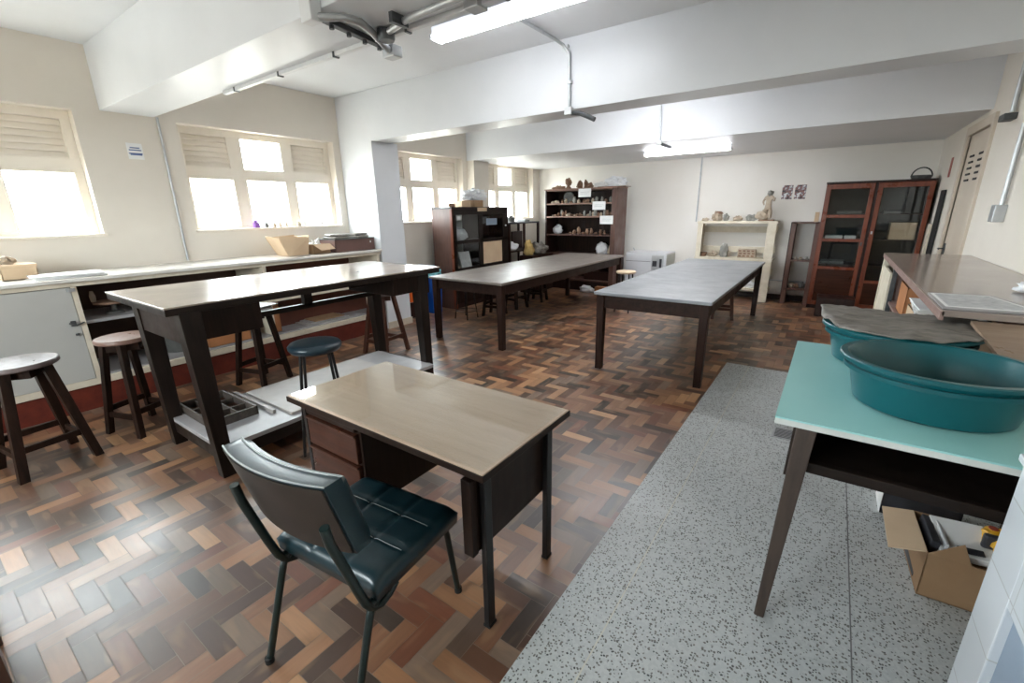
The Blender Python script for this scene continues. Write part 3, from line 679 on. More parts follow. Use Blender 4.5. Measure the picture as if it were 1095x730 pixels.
# ------------------------------------------------------------------ desk
L = (-1.4, 1.27, 0); t = T('office_desk', 'brown office desk with glass-covered tan top and drawers, in front of the chair', 'desk', L)
Z = .735; x0, x1, y0, y1 = -1.995, -.81, .965, 1.555
P('desktop', B(L).box(x0, x1, y0, y1, Z-.034, Z-.006), 'desktop', t, bev=.003)
P('edge_band', B(L).box(x0-.004, x1+.004, y0-.004, y1+.004, Z-.036, Z-.010), 'deskside', t, bev=.002)
P('glass_sheet', B(L).box(x0+.012, x1-.012, y0+.012, y1-.012, Z-.0055, Z), 'deskglass', t)
P('pedestal', B(L).box(-1.93, -1.53, 1.02, 1.50, .26, Z-.036), 'deskside', t, bev=.003)
for k, (za, zb, n) in enumerate(((.645, .69, 'drawer'), (.49, .635, 'drawer'), (.27, .48, 'drawer'))):
    d = P(n, B(L).box(-1.915, -1.545, 1.0, 1.022, za, zb), 'drawer' if k else 'deskside', t, bev=.004)
    P('finger_rail', B(L).box(-1.915, -1.545, .992, 1.004, zb-.012, zb), 'drawer', d, bev=.003)
P('modesty_panel', B(L).box(-1.53, -.93, 1.455, 1.475, .33, Z-.036), 'deskside', t)
P('side_panel', B(L).box(-.915, -.89, 1.015, 1.50, .345, Z-.036), 'deskside', t, bev=.003)
P('front_lip', B(L).box(-.93, -.885, .985, 1.018, .345, .66), 'deskside', t, bev=.003)
P('front_rail', B(L).box(-1.53, -.93, 1.0, 1.02, Z-.066, Z-.036), 'deskside', t)
for x, y in ((-.868, 1.045), (-.868, 1.475), (-1.95, 1.03), (-1.95, 1.475)):
    l = P('leg', B(L).box(x-.013, x+.013, y-.02, y+.02, .008, Z-.036), 'blackmetal', t, bev=.003)
    P('foot_cap', B(L).box(x-.015, x+.015, y-.022, y+.022, 0, .012), 'black', l)

# ------------------------------------------------------------------ chair
L = (0, 0, 0); t = T('office_chair', 'dark teal vinyl chair with tubular green frame pulled up to the office desk', 'chair', (-1.25, .8, 0), rz=math.radians(6))
sx0, sx1, sy0, sy1, sz = -.245, .250, -.185, .240, .465
def seat_top(u, v):
    ed = min(1, min(u, 1-u)/.10); ef = min(1, min(v, 1-v)/.11)
    k = math.sqrt(max(0, 1-(1-ed)**2))*math.sqrt(max(0, 1-(1-ef)**2))
    gx = min(abs(u-.36), abs(u-.68)); gy = min(abs(v-.36), abs(v-.68))
    dip = .006*math.exp(-(gx/.025)**2)+.006*math.exp(-(gy/.025)**2)
    wr = .004*noise.noise(Vector((u*5, v*5, 1)))
    return (sx0+(sx1-sx0)*u, sy0+(sy1-sy0)*v, sz-.035+.035*k-dip*k+wr*k)
def seat_bot(u, v):
    return (sx0+.004+(sx1-sx0-.008)*u, sy0+.004+(sy1-sy0-.008)*v, sz-.078)
st = P('seat', B(L).grid(seat_top, 48, 44, seat_bot), 'vinyl', t, smooth='all')
pb = B(L)
for vv in (.36, .68):
    for a, c in ((.06, .35), (.37, .67), (.69, .94)):
        pts = [seat_top(a+(c-a)*q/8, vv-.018) for q in range(9)]
        pb.tube([(p[0], p[1], p[2]+.0005) for p in pts], .0013, 5)
P('seam', pb, 'piping', st)
P('seat_pan', B(L).box(sx0+.02, sx1-.02, sy0+.02, sy1-.02, sz-.092, sz-.077), 'black', t)
def back_pt(u, v, off):
    x = -.285+.485*u
    cur = -.040*(1-(2*u-1)**2)
    return (x, -.185-.075*v+cur+off, .562+.275*v)
def bfront(u, v):
    ex = min(u, 1-u)/.06; ey = min(v, 1-v)/.10
    k = math.sqrt(max(0, 1-(1-min(1, ex))**2))*math.sqrt(max(0, 1-(1-min(1, ey))**2))
    p = back_pt(u, v, .045+.028*k); return (p[0], p[1], p[2]+.004*k)
def bback(u, v): return back_pt(u, v, -.012)
bk = P('backrest', B(L).grid(bfront, 30, 20, bback), 'vinyl', t, smooth=True)
P('back_cover', B(L).grid(lambda u, v: back_pt(.015+.97*u, .02+.95*v, -.013), 24, 6, lambda u, v: back_pt(.015+.97*u, .02+.95*v, -.018)), 'vinylback', bk, smooth=True)
pts = [back_pt(u/16, 1, -.012) for u in range(17)]
P('back_piping', B(L).tube([(p[0], p[1], p[2]+.001) for p in pts], .0028, 6), 'piping', bk)
pts = [back_pt(u/16, 1, .050) for u in range(17)]
P('back_piping', B(L).tube([(p[0], p[1], p[2]+.002) for p in pts], .0022, 6), 'piping', bk)
fz = .378
for x, k in ((-.210, -1), (.222, 1)):
    xt = x-.012 if k < 0 else x-.018; xf = x if k < 0 else .200
    P('back_upright', B(L).tube([(xt, -.293, .725), (xt, -.282, .66), (x-.005, -.256, .56), (x, -.232, .47), (x, -.208, .395), (x, -.185, .355), (x, -.15, .340), (x, -.11, .350), (x, -.08, .372)], .0145, 12), 'green', t, smooth=True)
    P('seat_rail', B(L).tube([(x, -.20, fz), (x, 0, fz), (xf, .20, fz)], .013, 10), 'green', t, smooth=True)
    l = P('leg', B(L).tube([(x, -.12, fz), (x, -.16, fz-.002), (x, -.19, fz-.02), (x, -.205, fz-.06), (x+.003*k, -.305, .01)], .0145, 12, r2=.0125), 'green', t, smooth=True)
    P('foot_cap', B(L).lathe([(.0155, 0), (.0155, .022)], (x+.003*k, -.307, 0), 12), 'black', l)
    l = P('leg', B(L).tube([(xf, .13, fz), (xf, .18, fz+.001), (xf, .212, fz-.02), (xf+.001*k, .225, fz-.06), (xf+.005*k, .269, .01)], .0145, 12, r2=.0125), 'green', t, smooth=True)
    P('foot_cap', B(L).lathe([(.0155, 0), (.0155, .022)], (xf+.005*k, .270, 0), 12), 'black', l)
P('cross_rail', B(L).tube([(-.215, -.16, fz), (.195, -.16, fz)], .012, 8), 'green', t, smooth=True)
P('cross_rail', B(L).tube([(-.215, .16, fz), (.195, .16, fz)], .012, 8), 'green', t, smooth=True)

# ------------------------------------------------------------------ stools
def wooden_stool(lb, h=.70, r=.17, spread=.19, seatm='stoolseat', legm='stoolw', group='wooden stools around the tall workbench', loc=(0, 0, 0), rz=0, lw=.042):
    t = T('wooden_stool', lb, 'stool', loc, group, rz)
    P('seat', B().lathe([(0, h-.032), (r-.006, h-.032), (r, h-.026), (r, h-.008), (r-.006, h), (0, h)], n=40), seatm, t, smooth=True)
    a = B()
    P('apron', a.lathe([(r*.62, h-.09), (r*.78, h-.09), (r*.78, h-.03), (r*.62, h-.03)], n=4), legm, t)
    q = .62*r
    for sx in (-1, 1):
        for sy in (-1, 1): P('leg', B().leg(sx*spread*.78, sy*spread*.78, 0, lw*.95, sx*q*.8, sy*q*.8, h-.03, lw), legm, t, bev=.003)
    zs_ = .15; k = spread*.78+(q*.8-spread*.78)*zs_/(h-.03)
    for s_ in (-1, 1):
        P('stretcher', B().box(-k, k, s_*k-.010, s_*k+.010, zs_-.02, zs_+.02), legm, t, bev=.002)
        P('stretcher', B().box(s_*k-.010, s_*k+.010, -k, k, zs_+.02, zs_+.06), legm, t, bev=.002)
    return t
wooden_stool('dark wooden stool at the far left edge, before the grey counter door', .70, .19, .235, loc=(-4.02, .35, 0), rz=.15, lw=.05)
wooden_stool('wooden stool with pinkish worn seat between counter and workbench end', .72, .17, .20, 'stoolseatp', loc=(-4.10, .90, 0), rz=.35)
wooden_stool('wooden stool behind the workbench with white papers on its seat', .72, .165, .20, loc=(-4.30, 1.90, 0), rz=.3)
paperpile((-4.30, 1.90, .721), .24, .34, 3, 'white sheets on the stool behind the workbench', .3)
wooden_stool('wooden stool at the far end of the tall workbench beside the column', .70, .17, .22, 'stoolseat', 'stoolr', loc=(-4.05, 3.18, 0), rz=.1)
wooden_stool('reddish wooden stool tucked under the far end of the grey-topped table', .60, .15, .17, 'stoolr', 'stoolr', group='stools tucked under the long tables', loc=(-1.15, 6.95, 0), rz=.2)
gp = 'stools tucked under the long tables'
proto = wooden_stool('dark wooden stool under the middle table, nearest of the three along its window side', .60, .15, .17, 'stoolw', group=gp, loc=(-4.12, 5.35, 0), rz=.2)
for y, lb in ((5.98, 'dark wooden stool under the middle table, second of the three along its window side'), (6.65, 'dark wooden stool under the middle table, farthest of the three along its window side')):
    c = copy_tree(proto); c.location = (-4.15, y, 0); c.rotation_euler = (0, 0, .5*y); c['label'] = lb
def metal_stool(lb, loc, h, r, seatm, spread, ring=True, legr=.010, n=4, rz=PI/4, legm='blackmetal', thick=.04, ringz=.12):
    t = T('metal_stool', lb, 'stool', loc, None, rz)
    P('seat', B().lathe([(0, h-thick), (r-.012, h-thick), (r, h-thick*.65), (r+.002, h-thick*.35), (r-.012, h-.004), (r*.7, h), (0, h)], n=36), seatm, t, smooth='all')
    for k in range(n):
        a = 2*PI*k/n; P('leg', B().tube([(r*.72*math.cos(a), r*.72*math.sin(a), h-thick), (spread*math.cos(a), spread*math.sin(a), 0)], legr, 8), legm, t, smooth=True)
    if ring:
        rr = spread+(r*.72-spread)*ringz/h
        P('foot_ring', B().tube([(rr*math.cos(2*PI*k/24), rr*math.sin(2*PI*k/24), ringz) for k in range(24)], .006, 6, closed=True), legm, t, smooth=True)
    return t
metal_stool('stool with round blue-black padded seat and thin black legs behind the office desk', (-2.68, 1.53, 0), .745, .165, 'bluevinyl', .20, False, .010, 4, .15, thick=.055)
metal_stool('thin metal stool with a low foot ring under the near end of the middle table', (-4.36, 4.96, 0), .50, .15, 'stoolw', .17, True, .009)
metal_stool('stool with round beige seat between the two long tables at the far end', (-2.52, 6.62, 0), .64, .15, 'beigeseat', .16, True, .011)

# ------------------------------------------------------------------ turquoise table & tubs
L = (.4, 2.25, 0); Z = .83; x0, x1, y0, y1 = -.07, .93, 1.725, 2.86
t = T('turquoise_table', 'turquoise-topped wooden table in the right foreground under the two tubs', 'table', L)
P('tabletop', B(L).box(x0, x1, y0, y1, Z-.006, Z), 'tealtop', t)
P('top_board', B(L).box(x0, x1, y0, y1, Z-.028, Z-.006), 'tealedge', t, bev=.002)
for x, bx, y, by in ((.03, -.012, 1.775, 1.665), (.87, .91, 1.775, 1.665), (.03, -.01, 2.80, 2.84), (.87, .91, 2.80, 2.84)):
    P('leg', B(L).leg(bx, by+.02, 0, .034, x, y, Z-.028, .062), 'tealleg', t, bev=.004)
P('shelf_board', B(L).box(.03, .90, 1.79, 2.78, .635, .655), 'darky', t)
P('shelf_rail', B(L).box(.04, .88, 1.755, 1.785, .625, .665), 'darkx', t, bev=.003)
P('side_rail', B(L).box(.005, .03, 1.80, 2.78, .66, Z-.028), 'darky', t)
P('back_rail', B(L).box(.04, .88, 2.78, 2.80, .64, Z-.028), 'darkx', t)
def tub(lb, c, sx, sy, h=.175):
    t = T('plastic_tub', lb, 'tub', c, 'teal plastic tubs on the turquoise table')
    P('tub_body', B().lathe([(0, 0), (.215, 0), (.228, .008), (.262, h-.02), (.268, h-.018), (.270, h-.004), (.285, h-.004), (.292, h-.010), (.292, h+.001), (.288, h+.005), (.268, h+.005), (.258, h-.004), (.222, .014), (.21, .008), (0, .008)], n=72, sx=sx, sy=sy, cap=False), 'tub', t, smooth=True)
    P('grip', B().lathe([(.255, h-.045), (.275, h-.045), (.275, h-.03), (.258, h-.03)], n=72, sx=sx, sy=sy, cap=False), 'tub', t, smooth=True)
tub('near teal plastic tub, open and empty, on the turquoise table', (.385, 2.115, Z+.0005), 1.0, .93)
tub('rear teal plastic tub covered by a grey-brown sheet', (.315, 2.665, Z+.0005), 1.0, .96)
# crumpled canvas over the rear tub
poly = [(.00, 2.98), (.02, 2.66), (.10, 2.42), (.25, 2.41), (.42, 2.40), (.56, 2.52), (.66, 2.68), (.60, 2.90), (.40, 2.86), (.22, 2.95)]
L = (.3, 2.68, 1.0)
def sheet_fn(top):
    def f(u, v):
        # v along the left edge -> right, u from near edge to far edge
        near = [(.015, 2.70), (.07, 2.50), (.15, 2.40), (.30, 2.37), (.44, 2.38), (.54, 2.47), (.62, 2.58)]
        far = [(.005, 2.97), (.10, 2.985), (.22, 2.96), (.32, 2.93), (.42, 2.92), (.54, 2.93), (.66, 2.90)]
        q = v*6; i = min(5, int(q)); fr = q-i
        a = Vector(near[i]).lerp(Vector(near[i+1]), fr); c = Vector(far[i]).lerp(Vector(far[i+1]), fr)
        p = a.lerp(c, u)
        z = 1.018+.010*noise.noise(Vector((p.x*7, p.y*7, 2)))+.008*noise.noise(Vector((p.x*25, p.y*18, 5)))
        z += .012*math.sin(u*PI)
        return (p.x, p.y, z+(.006 if top else 0))
    return f
b = B(L); b.grid(sheet_fn(True), 24, 44, sheet_fn(False))
one('canvas_sheet', b, 'sheet', 'stiff crumpled grey-brown sheet lying over the rear tub', 'sheet', loc=L, smooth='all')

# ------------------------------------------------------------------ cartons under the turquoise table
t = carton('cardboard_box', 'open brown carton of papers on the floor under the turquoise table', .50, .88, 2.16, 2.48, .0015, .20, 'card', rz=.04)
P('flap', B().slab([(-.19, -.15, .20), (-.19, .15, .20), (-.295, .17, .17), (-.305, -.14, .165)], (0, 0, .005)), 'cardl', t)
P('flap', B().slab([(-.19, -.16, .20), (-.06, -.16, .20), (-.09, -.145, .275)], (0, .005, 0)), 'card', t)
def tilted(name, sz, loc, rot, mat, lb, cat, group=None):
    o = one(name, B().box(-sz[0]/2, sz[0]/2, -sz[1]/2, sz[1]/2, -sz[2]/2, sz[2]/2), mat, lb, cat, group, loc=loc, bev=.003); o.rotation_euler = rot; return o
tilted('ring_binder', (.03, .20, .20), (.525, 2.34, .115), (0, .15, .05), 'ink', 'dark ring binder standing in the open carton', 'binder')
tilted('magazine', (.012, .20, .20), (.5535, 2.34, .118), (0, .2, .05), 'paperg', 'blue-grey magazine standing in the open carton', 'magazine')
tilted('envelope_pack', (.17, .22, .03), (.635, 2.34, .195), (.12, -.05, .05), 'paper', 'white printed pack lying on top in the carton', 'pack')
tilted('printed_label', (.08, .03, .006), (.65, 2.26, .205), (.25, -.05, .1), 'ink', 'dark printed card on the white pack in the carton', 'card')
t = T('plastic_bag', 'yellow plastic bag with red spots sticking out of the carton', 'bag', (.745, 2.36, .225))
P('bag_body', B().blob((0, 0, 0), (.055, .085, .04), 3, .2, 2, flat=False), 'yellow', t, smooth=True)
P('red_spot', B().lathe([(0, 0), (.016, 0), (.016, .003), (0, .003)], (-.02, .02, .042), 12), 'redp', t)
P('black_band', B().box(-.058, .058, -.05, -.02, -.038, .042), 'ink', t, bev=.01)
t = carton('storage_box', 'dark open box on the floor behind the carton under the table', .42, .72, 2.72, 2.92, .0015, .19, 'ink', cat='box')
P('end_panel', B().box(-.153, -.15, -.1, .1, 0, .19), 'paper', t)

# ------------------------------------------------------------------ tiled sink block (lower right corner)
L = (.8, 1.1, 0)
t = T('tiled_sink_block', 'white tiled masonry block with a blue-grey recess at the lower right corner', 'sink base', L)
b = B(L); zt2 = .90
b.box(.50, 1.065, 1.43, 1.60, .0015, zt2).box(.50, 1.065, .35, .52, .0015, zt2).box(.50, 1.065, .52, 1.43, .575, zt2)
P('tiled_body', b, 'tile', t, bev=.003)
P('recess_panel', B(L).box(.52, 1.065, .52, 1.43, .0015, .575), 'bluegrey', t)
P('worktop', B(L).box(.49, 1.065, .34, 1.61, zt2, zt2+.02), 'tile', t, bev=.003)

# ------------------------------------------------------------------ right bench
L = (.75, 4.2, 0)
t = T('side_bench', 'long high bench with pinkish brown top along the right wall', 'bench', L)
zb = 1.10; xb0, xb1, yb0, yb1 = .447, 1.062, 2.665, 5.76
P('bench_top', B(L).box(xb0, xb1, yb0, yb1, zb-.028, zb), 'benchtop', t, bev=.003)
P('edge_band', B(L).box(xb0-.003, xb0+.012, yb0, yb1, zb-.045, zb-.004), 'benchedge', t, bev=.002)
P('cross_rail', B(L).box(xb0+.02, xb1, 3.12, 3.14, zb-.07, zb-.028), 'benchedge', t)
P('end_panel', B(L).box(xb0+.01, xb1, yb1-.04, yb1-.01, 0, zb-.028), 'creamw', t, bev=.003)
P('corner_post', B(L).box(xb0+.005, xb0+.055, yb1-.07, yb1-.005, 0, zb-.028), 'creamw', t, bev=.003)
P('corner_post', B(L).box(xb0+.06, xb0+.11, 3.06, 3.11, 0, zb-.028), 'creamw', t, bev=.003)
P('side_panel', B(L).box(xb0+.012, xb0+.03, 5.0, yb1-.07, 0, .985), 'creamw', t)
P('inner_panel', B(L).box(xb0+.05, xb1, 4.95, 4.97, .2, zb-.028), 'benchedge', t)
P('shelf', B(L).box(xb0+.03, xb1, 3.1, yb1-.04, .74, .76), 'benchedge', t)
P('shelf', B(L).box(xb0+.03, xb1, 3.1, yb1-.04, .25, .27), 'creamw', t)
P('post', B(L).box(xb0+.02, xb0+.05, 4.9, 4.94, 0, zb-.05), 'darkmetal', t)
P('back_panel', B(L).box(xb1-.012, xb1, 3.1, yb1-.04, 0, zb-.028), 'cabdark', t)
L = (.8, 2.5, 1.0)
b = B(L); b.slab([(.545, 2.655, 1.066), (1.06, 2.655, 1.066), (1.06, 2.32, .985), (.59, 2.36, .99)], (0, .005, -.014))
one('drop_board', b, 'boardtan', 'tan board sloping down from the near end of the side bench', 'board', loc=L)
L = (.68, 3.0, zb)
t = T('printed_chart', 'framed printed chart lying flat on the near end of the side bench', 'print', L)
P('backing_board', B(L).prism([(.452, 2.70), (.80, 2.72), (.70, 3.17), (.455, 3.14)], zb+.001, zb+.008), 'shelfgrey', t)
P('print', B(L).prism([(.478, 2.75), (.755, 2.765), (.675, 3.12), (.475, 3.10)], zb+.008, zb+.010), 'paperg', t)
P('margin', B(L).prism([(.466, 2.725), (.78, 2.74), (.687, 3.145), (.463, 3.12)], zb+.008, zb+.009), 'paper', t)
one('cloth_bundle', B().blob((0, 0, 0), (.10, .09, .035), 4, .3, 2.5), 'plasticw', 'white crumpled cloth on the side bench at the right photo edge', 'cloth', loc=(.93, 3.42, zb+.0005), smooth='all')
carton('cardboard_box', 'pinkish cardboard box on the side bench shelf, nearest of its boxes', .47, .80, 3.25, 3.80, .761, .17, 'cardl', flaps=False)
carton('cardboard_box', 'orange brown box on the side bench shelf behind the papers', .50, .80, 4.2, 4.6, .761, .22, 'cardor', flaps=False)
paperpile((.63, 3.62, .932), .30, .42, 6, 'loose white papers on the pinkish box inside the side bench')
one('clay_lump', B().blob((0, 0, 0), (.04, .05, .04), 6), 'plaster', 'small white lump on the papers in the side bench', 'clay piece', loc=(.56, 3.72, .970), smooth=True)
one('plastic_bag', B().blob((0, 0, 0), (.05, .05, .03), 8, .35, 3), 'plasticw', 'grey plastic bag on the rear table corner under the bench top', 'bag', loc=(.70, 2.78, .8305), smooth=False)

# ------------------------------------------------------------------ right mahogany cabinet
x0, x1, yf, yb, H = -.175, 1.03, 8.38, 8.86, 1.885; L = ((x0+x1)/2, 8.6, 0)
t = T('glazed_cabinet', 'tall reddish mahogany cabinet with glass doors beside the door', 'cabinet', L)
b = B(L); b.box(x0, x0+.025, yf+.02, yb, 0, H).box(x1-.025, x1, yf+.02, yb, 0, H).box(x0, x1, yf+.02, yb, 0, .06).box(x0-.01, x1+.01, yf-.01, yb, H-.025, H).box(x0, x1, yb-.015, yb, 0, H).box(.40, .425, yf+.02, yb, .06, H-.025)
P('carcass', b, 'mahogd', t, bev=.002)
P('left_side_board', B(L).box(x0-.004, x0+.001, yf+.02, yb, 0, H-.02), 'mahog', t)
P('back_lining', B(L).box(x0+.025, x1-.025, yb-.018, yb-.015, .06, H-.03), 'black', t)
for z in (.68, 1.06, 1.42): P('inner_shelf', B(L).box(x0+.025, x1-.025, yf+.07, yb-.015, z-.01, z+.01), 'mahogd', t)
def gdoor(a, c, rails):
    b = B(L); w = .055; b.box(a, a+w, yf, yf+.022, .06, H-.03).box(c-w, c, yf, yf+.022, .06, H-.03).box(a+w, c-w, yf, yf+.022, .06, .12).box(a+w, c-w, yf, yf+.022, H-.10, H-.03)
    for z in rails: b.box(a+w, c-w, yf, yf+.022, z-.022, z+.022)
    d = P('door', b, 'mahog', t, bev=.003)
    P('lower_panel', B(L).box(a+w, c-w, yf+.008, yf+.018, .12, rails[0]), 'drawer', d)
    zz = [rails[0]]+list(rails[1:])+[H-.08]
    for q in range(len(zz)-1): P('pane', B(L).box(a+w, c-w, yf+.010, yf+.014, zz[q]+.02, zz[q+1]-.02), 'cabglass', d)
    return d
d = gdoor(x0+.004, .395, (.64, 1.055, 1.40)); P('handle', B(L).box(.35, .37, yf-.02, yf, .98, 1.03), 'darkmetal', d)
d = gdoor(.43, x1-.004, (.46,)); P('keyhole', B(L).box(.445, .465, yf-.006, yf, 1.15, 1.19), 'galv', d)
carton('cardboard_box', 'cardboard box behind the right glass door of the mahogany cabinet', .66, .95, 8.48, 8.72, 1.071, .24, 'cardl', flaps=False)
for k, (x, z, w) in enumerate(((-.03, 1.07, .22), (.17, 1.07, .14), (.0, .69, .3), (.1, 1.43, .3), (.6, 1.43, .2))):
    one('paper_bundle', B().box(-w/2, w/2, -.12, .12, 0, .045), 'plaster' if k < 2 else 'stone', ['flat pale bundle on the middle shelf behind the left glass door', 'small pale box on the middle shelf behind the left glass door', 'dark bundle on the low shelf behind the left glass door', 'dark bundle on the top shelf behind the left glass door', 'dark bundle on the top shelf behind the right glass door'][k], 'bundle', loc=(x+.05, 8.62, z+.001), bev=.005)
t = T('wicker_basket', 'basket with dark arched handle on top of the mahogany cabinet', 'basket', (.88, 8.55, H+.001))
P('basket_body', B().lathe([(0, 0), (.10, 0), (.12, .05), (.11, .05), (.09, .01), (0, .01)], n=20), 'stone', t, smooth=True)
P('basket_handle', B().tube([(.11*math.cos(a), 0, .03+.12*math.sin(a)) for a in [PI*q/12 for q in range(13)]], .008, 6), 'black', t, smooth=True)
for k, (x, m, lb) in enumerate(((1.045, 'cream', 'pale plank leaning in the gap between cabinet and right wall'),)):
    one('leaning_plank', B((1.045, 8.2, 0)).box(1.03, 1.055, 8.12, 8.30, 0, 1.30), m, lb, 'plank', loc=(1.045, 8.2, 0), bev=.002)
one('leaning_board', B((1.05, 8.0, 0)).box(1.05, 1.062, 7.75, 8.05, 0, 1.72), 'black', 'tall dark board leaning on the right wall beside the cabinet', 'board', loc=(1.05, 8.0, 0))
one('low_bench', B((.3, 7.8, 0)).box(-.05, .4, 7.75, 8.1, .0, .28), 'mahogd', 'low dark red box on the floor before the mahogany cabinet', 'box', loc=(.3, 7.8, 0), bev=.01)

# ------------------------------------------------------------------ brown open shelf at the back
x0, x1, yf, yb = -.555, -.20, 8.55, 8.85; L = (-.38, 8.7, 0)
t = T('open_shelf', 'narrow brown open shelf unit beside the mahogany cabinet', 'shelf', L)
for x in (x0, x1-.04):
    P('upright', B(L).box(x, x+.06, yf, yf+.05, 0, 1.31), 'shelfw', t, bev=.003); P('upright', B(L).box(x, x+.06, yb-.05, yb, 0, 1.31), 'shelfw', t, bev=.003)
    for z in (.25, .71, 1.28): P('cross_piece', B(L).box(x+.01, x+.04, yf+.05, yb-.05, z-.02, z+.02), 'shelfw', t)
for z in (.25, .71, 1.30): P('shelf_board', B(L).box(x0+.01, x1+.01, yf, yb, z-.012, z+.012), 'shelfw', t, bev=.002)
P('side_board', B(L).box(x0-.012, x0, yf, yb, 0, 1.31), 'mahogd', t)
one('small_box', B((-.2, 8.7, 1.315)).box(-.27, -.215, 8.62, 8.72, 1.313, 1.46), 'cardl', 'small pale box standing on the narrow brown shelf by the cabinet', 'box', loc=(-.2, 8.7, 1.315))
for k, (x, z, r, m) in enumerate(((-.43, .263, .05, 'clay'), (-.36, .263, .045, 'clayb'), (-.29, .263, .065, 'stone'), (-.44, .723, .03, 'clay'), (-.37, .723, .03, 'clay'), (-.29, .723, .035, 'clayg'))):
    one('clay_piece', B().blob((0, 0, 0), (r*.8, r*.8, r*.8), k+20), m, ['pale clay piece at the left of the low shelf by the cabinet', 'brown clay piece in the middle of the low shelf by the cabinet', 'dark round clay piece at the right of the low shelf by the cabinet',
        'left of three flat clay bits on the middle board by the cabinet', 'middle of three flat clay bits on the middle board by the cabinet', 'right of three flat clay bits on the middle board by the cabinet'][k], 'clay piece', 'clay pieces on the narrow brown shelf', loc=(x, 8.66, z), smooth=True)

# ------------------------------------------------------------------ white painted shelf with sculptures
x0, x1, yf, yb = -1.965, -.755, 8.48, 8.82; L = (-1.36, 8.65, 0)
t = T('painted_shelf', 'cream painted open shelf with sculptures against the back wall', 'shelf', L)
for x, w in ((x0, .085), (x1-.13, .13)):
    P('upright', B(L).box(x, x+w, yf, yf+.03, 0, 1.32), 'creamw', t, bev=.003); P('upright', B(L).box(x, x+w*.6, yb-.03, yb, 0, 1.32), 'creamw', t, bev=.003)
for z in (.20, .70, 1.31): P('shelf_board', B(L).box(x0-.01, x1+.01, yf-.005, yb, z-.022, z+.018), 'creamw', t, bev=.004)
for z in (1.18, .84, .48): P('back_slat', B(L).box(x0, x1, yb-.012, yb, z-.05, z+.05), 'creamw', t)
P('side_board', B(L).box(x0, x0+.015, yf+.03, yb-.03, .72, 1.29), 'boardtan', t)
sz_ = 1.3285
# figurine: draped standing torso with a head
def figurine(loc):
    me = bpy.data.meshes.new('body'); vs = [(0, 0, .20), (.0, 0, .27), (0, 0, .34), (0, 0, .385), (0.005, 0, .43), (-.035, 0, .09), (.035, 0, .10), (-.045, 0, .0), (.03, 0, .0), (-.055, .0, .335), (.055, 0, .335), (-.085, 0, .27), (.075, -.03, .28), (-.06, -.03, .22), (.085, -.05, .34)]
    es = [(0, 1), (1, 2), (2, 3), (3, 4), (0, 5), (0, 6), (5, 7), (6, 8), (2, 9), (2, 10), (9, 11), (10, 12), (11, 13), (12, 14)]
    me.from_pydata(vs, es, []); me.materials.append(M['clay'])
    o = bpy.data.objects.new('body', me); COL.objects.link(o)
    md = o.modifiers.new('skin', 'SKIN'); rad = [.055, .042, .052, .018, .036, .048, .046, .040, .040, .026, .026, .018, .018, .014, .014]
    for v, r in zip(me.skin_vertices[0].data, rad): v.radius = (r, r*.85)
    me.skin_vertices[0].data[0].use_root = True
    s = o.modifiers.new('sub', 'SUBSURF'); s.levels = 2; s.render_levels = 2
    return o
r = T('clay_figurine', 'standing clay figure with a dark head at the right end of the cream shelf', 'sculpture', (-.93, 8.62, sz_))
o = figurine(None); o.parent = r; o.location = (0, 0, .03)
P('plinth', B().box(-.11, .11, -.09, .09, 0, .022), 'clayb', r, bev=.004)
P('drapery', B().blob((-.06, 0, .02), (.09, .07, .09), 4, .3, 2), 'clay', r, smooth=True)
P('hair', B().blob((.005, .0, .43), (.042, .042, .048), 9, .25, 3, flat=False), 'clayg', r, smooth=True)
r = T('clay_bust', 'pale clay bust near the left end of the cream shelf top', 'sculpture', (-1.70, 8.62, sz_))
P('bust', B().blob((0, 0, 0), (.075, .06, .09), 2, .35, 2.4), 'clay', r, smooth=True); P('hair', B().blob((.03, 0, .11), (.06, .045, .03), 3, .3, 3), 'clayb', r, smooth=True)
tops = [(-1.88, .055, .03, 'clay', 'flat clay slab at the left end of the cream shelf top'), (-1.55, .045, .07, 'clayg', 'small dark round head on the cream shelf next to the bust'), (-1.36, .07, .05, 'clay', 'pale lumpy clay piece in the middle of the cream shelf top'), (-1.15, .075, .06, 'clayg', 'grey reclining clay piece left of the standing figure')]
for k, (x, rr, h, m, lb) in enumerate(tops):
    one('clay_piece', B().blob((0, 0, 0), (rr, .05, h), 30+k, .3), m, lb, 'clay piece', 'sculptures on top of the cream shelf', loc=(x, 8.62, sz_), smooth=True)
sz2 = .7185
one('clay_sculpture', B().blob((0, 0, 0), (.07, .06, .135), 41, .15), 'clayg', 'upright grey clay head on the middle board of the cream shelf', 'sculpture', loc=(-1.52, 8.62, sz2), smooth=True)
one('clay_piece', B().blob((0, 0, 0), (.06, .05, .06), 42, .35), 'clay', 'small pale clay piece left of the grey clay head', 'clay piece', loc=(-1.70, 8.6, sz2), smooth=True)
pot('clay_bowl', (-1.86, 8.6, sz2), [(0, 0), (.05, 0), (.075, .07), (.068, .07), (.045, .01), (0, .01)], 'clayb', 'brown clay bowl at the left end of the middle board', 'bowl')
r = T('relief_tile', 'clay relief block with pierced pattern on the middle board of the cream shelf', 'sculpture', (-1.15, 8.6, sz2))
P('block', B().box(-.14, .14, -.04, .04, 0, .15), 'clay', r, bev=.01)
b = B()
for q in range(3):
    for s_ in range(4): b.lathe([(0, 0), (.014, 0), (.014, .006), (0, .006)], (0, 0, 0), 10) if False else b.box(-.125+.065*s_+.01*(q % 2), -.085+.065*s_+.01*(q % 2), -.046, -.040, .02+.042*q, .046+.042*q)
P('pierced_pattern', b, 'clayb', r)
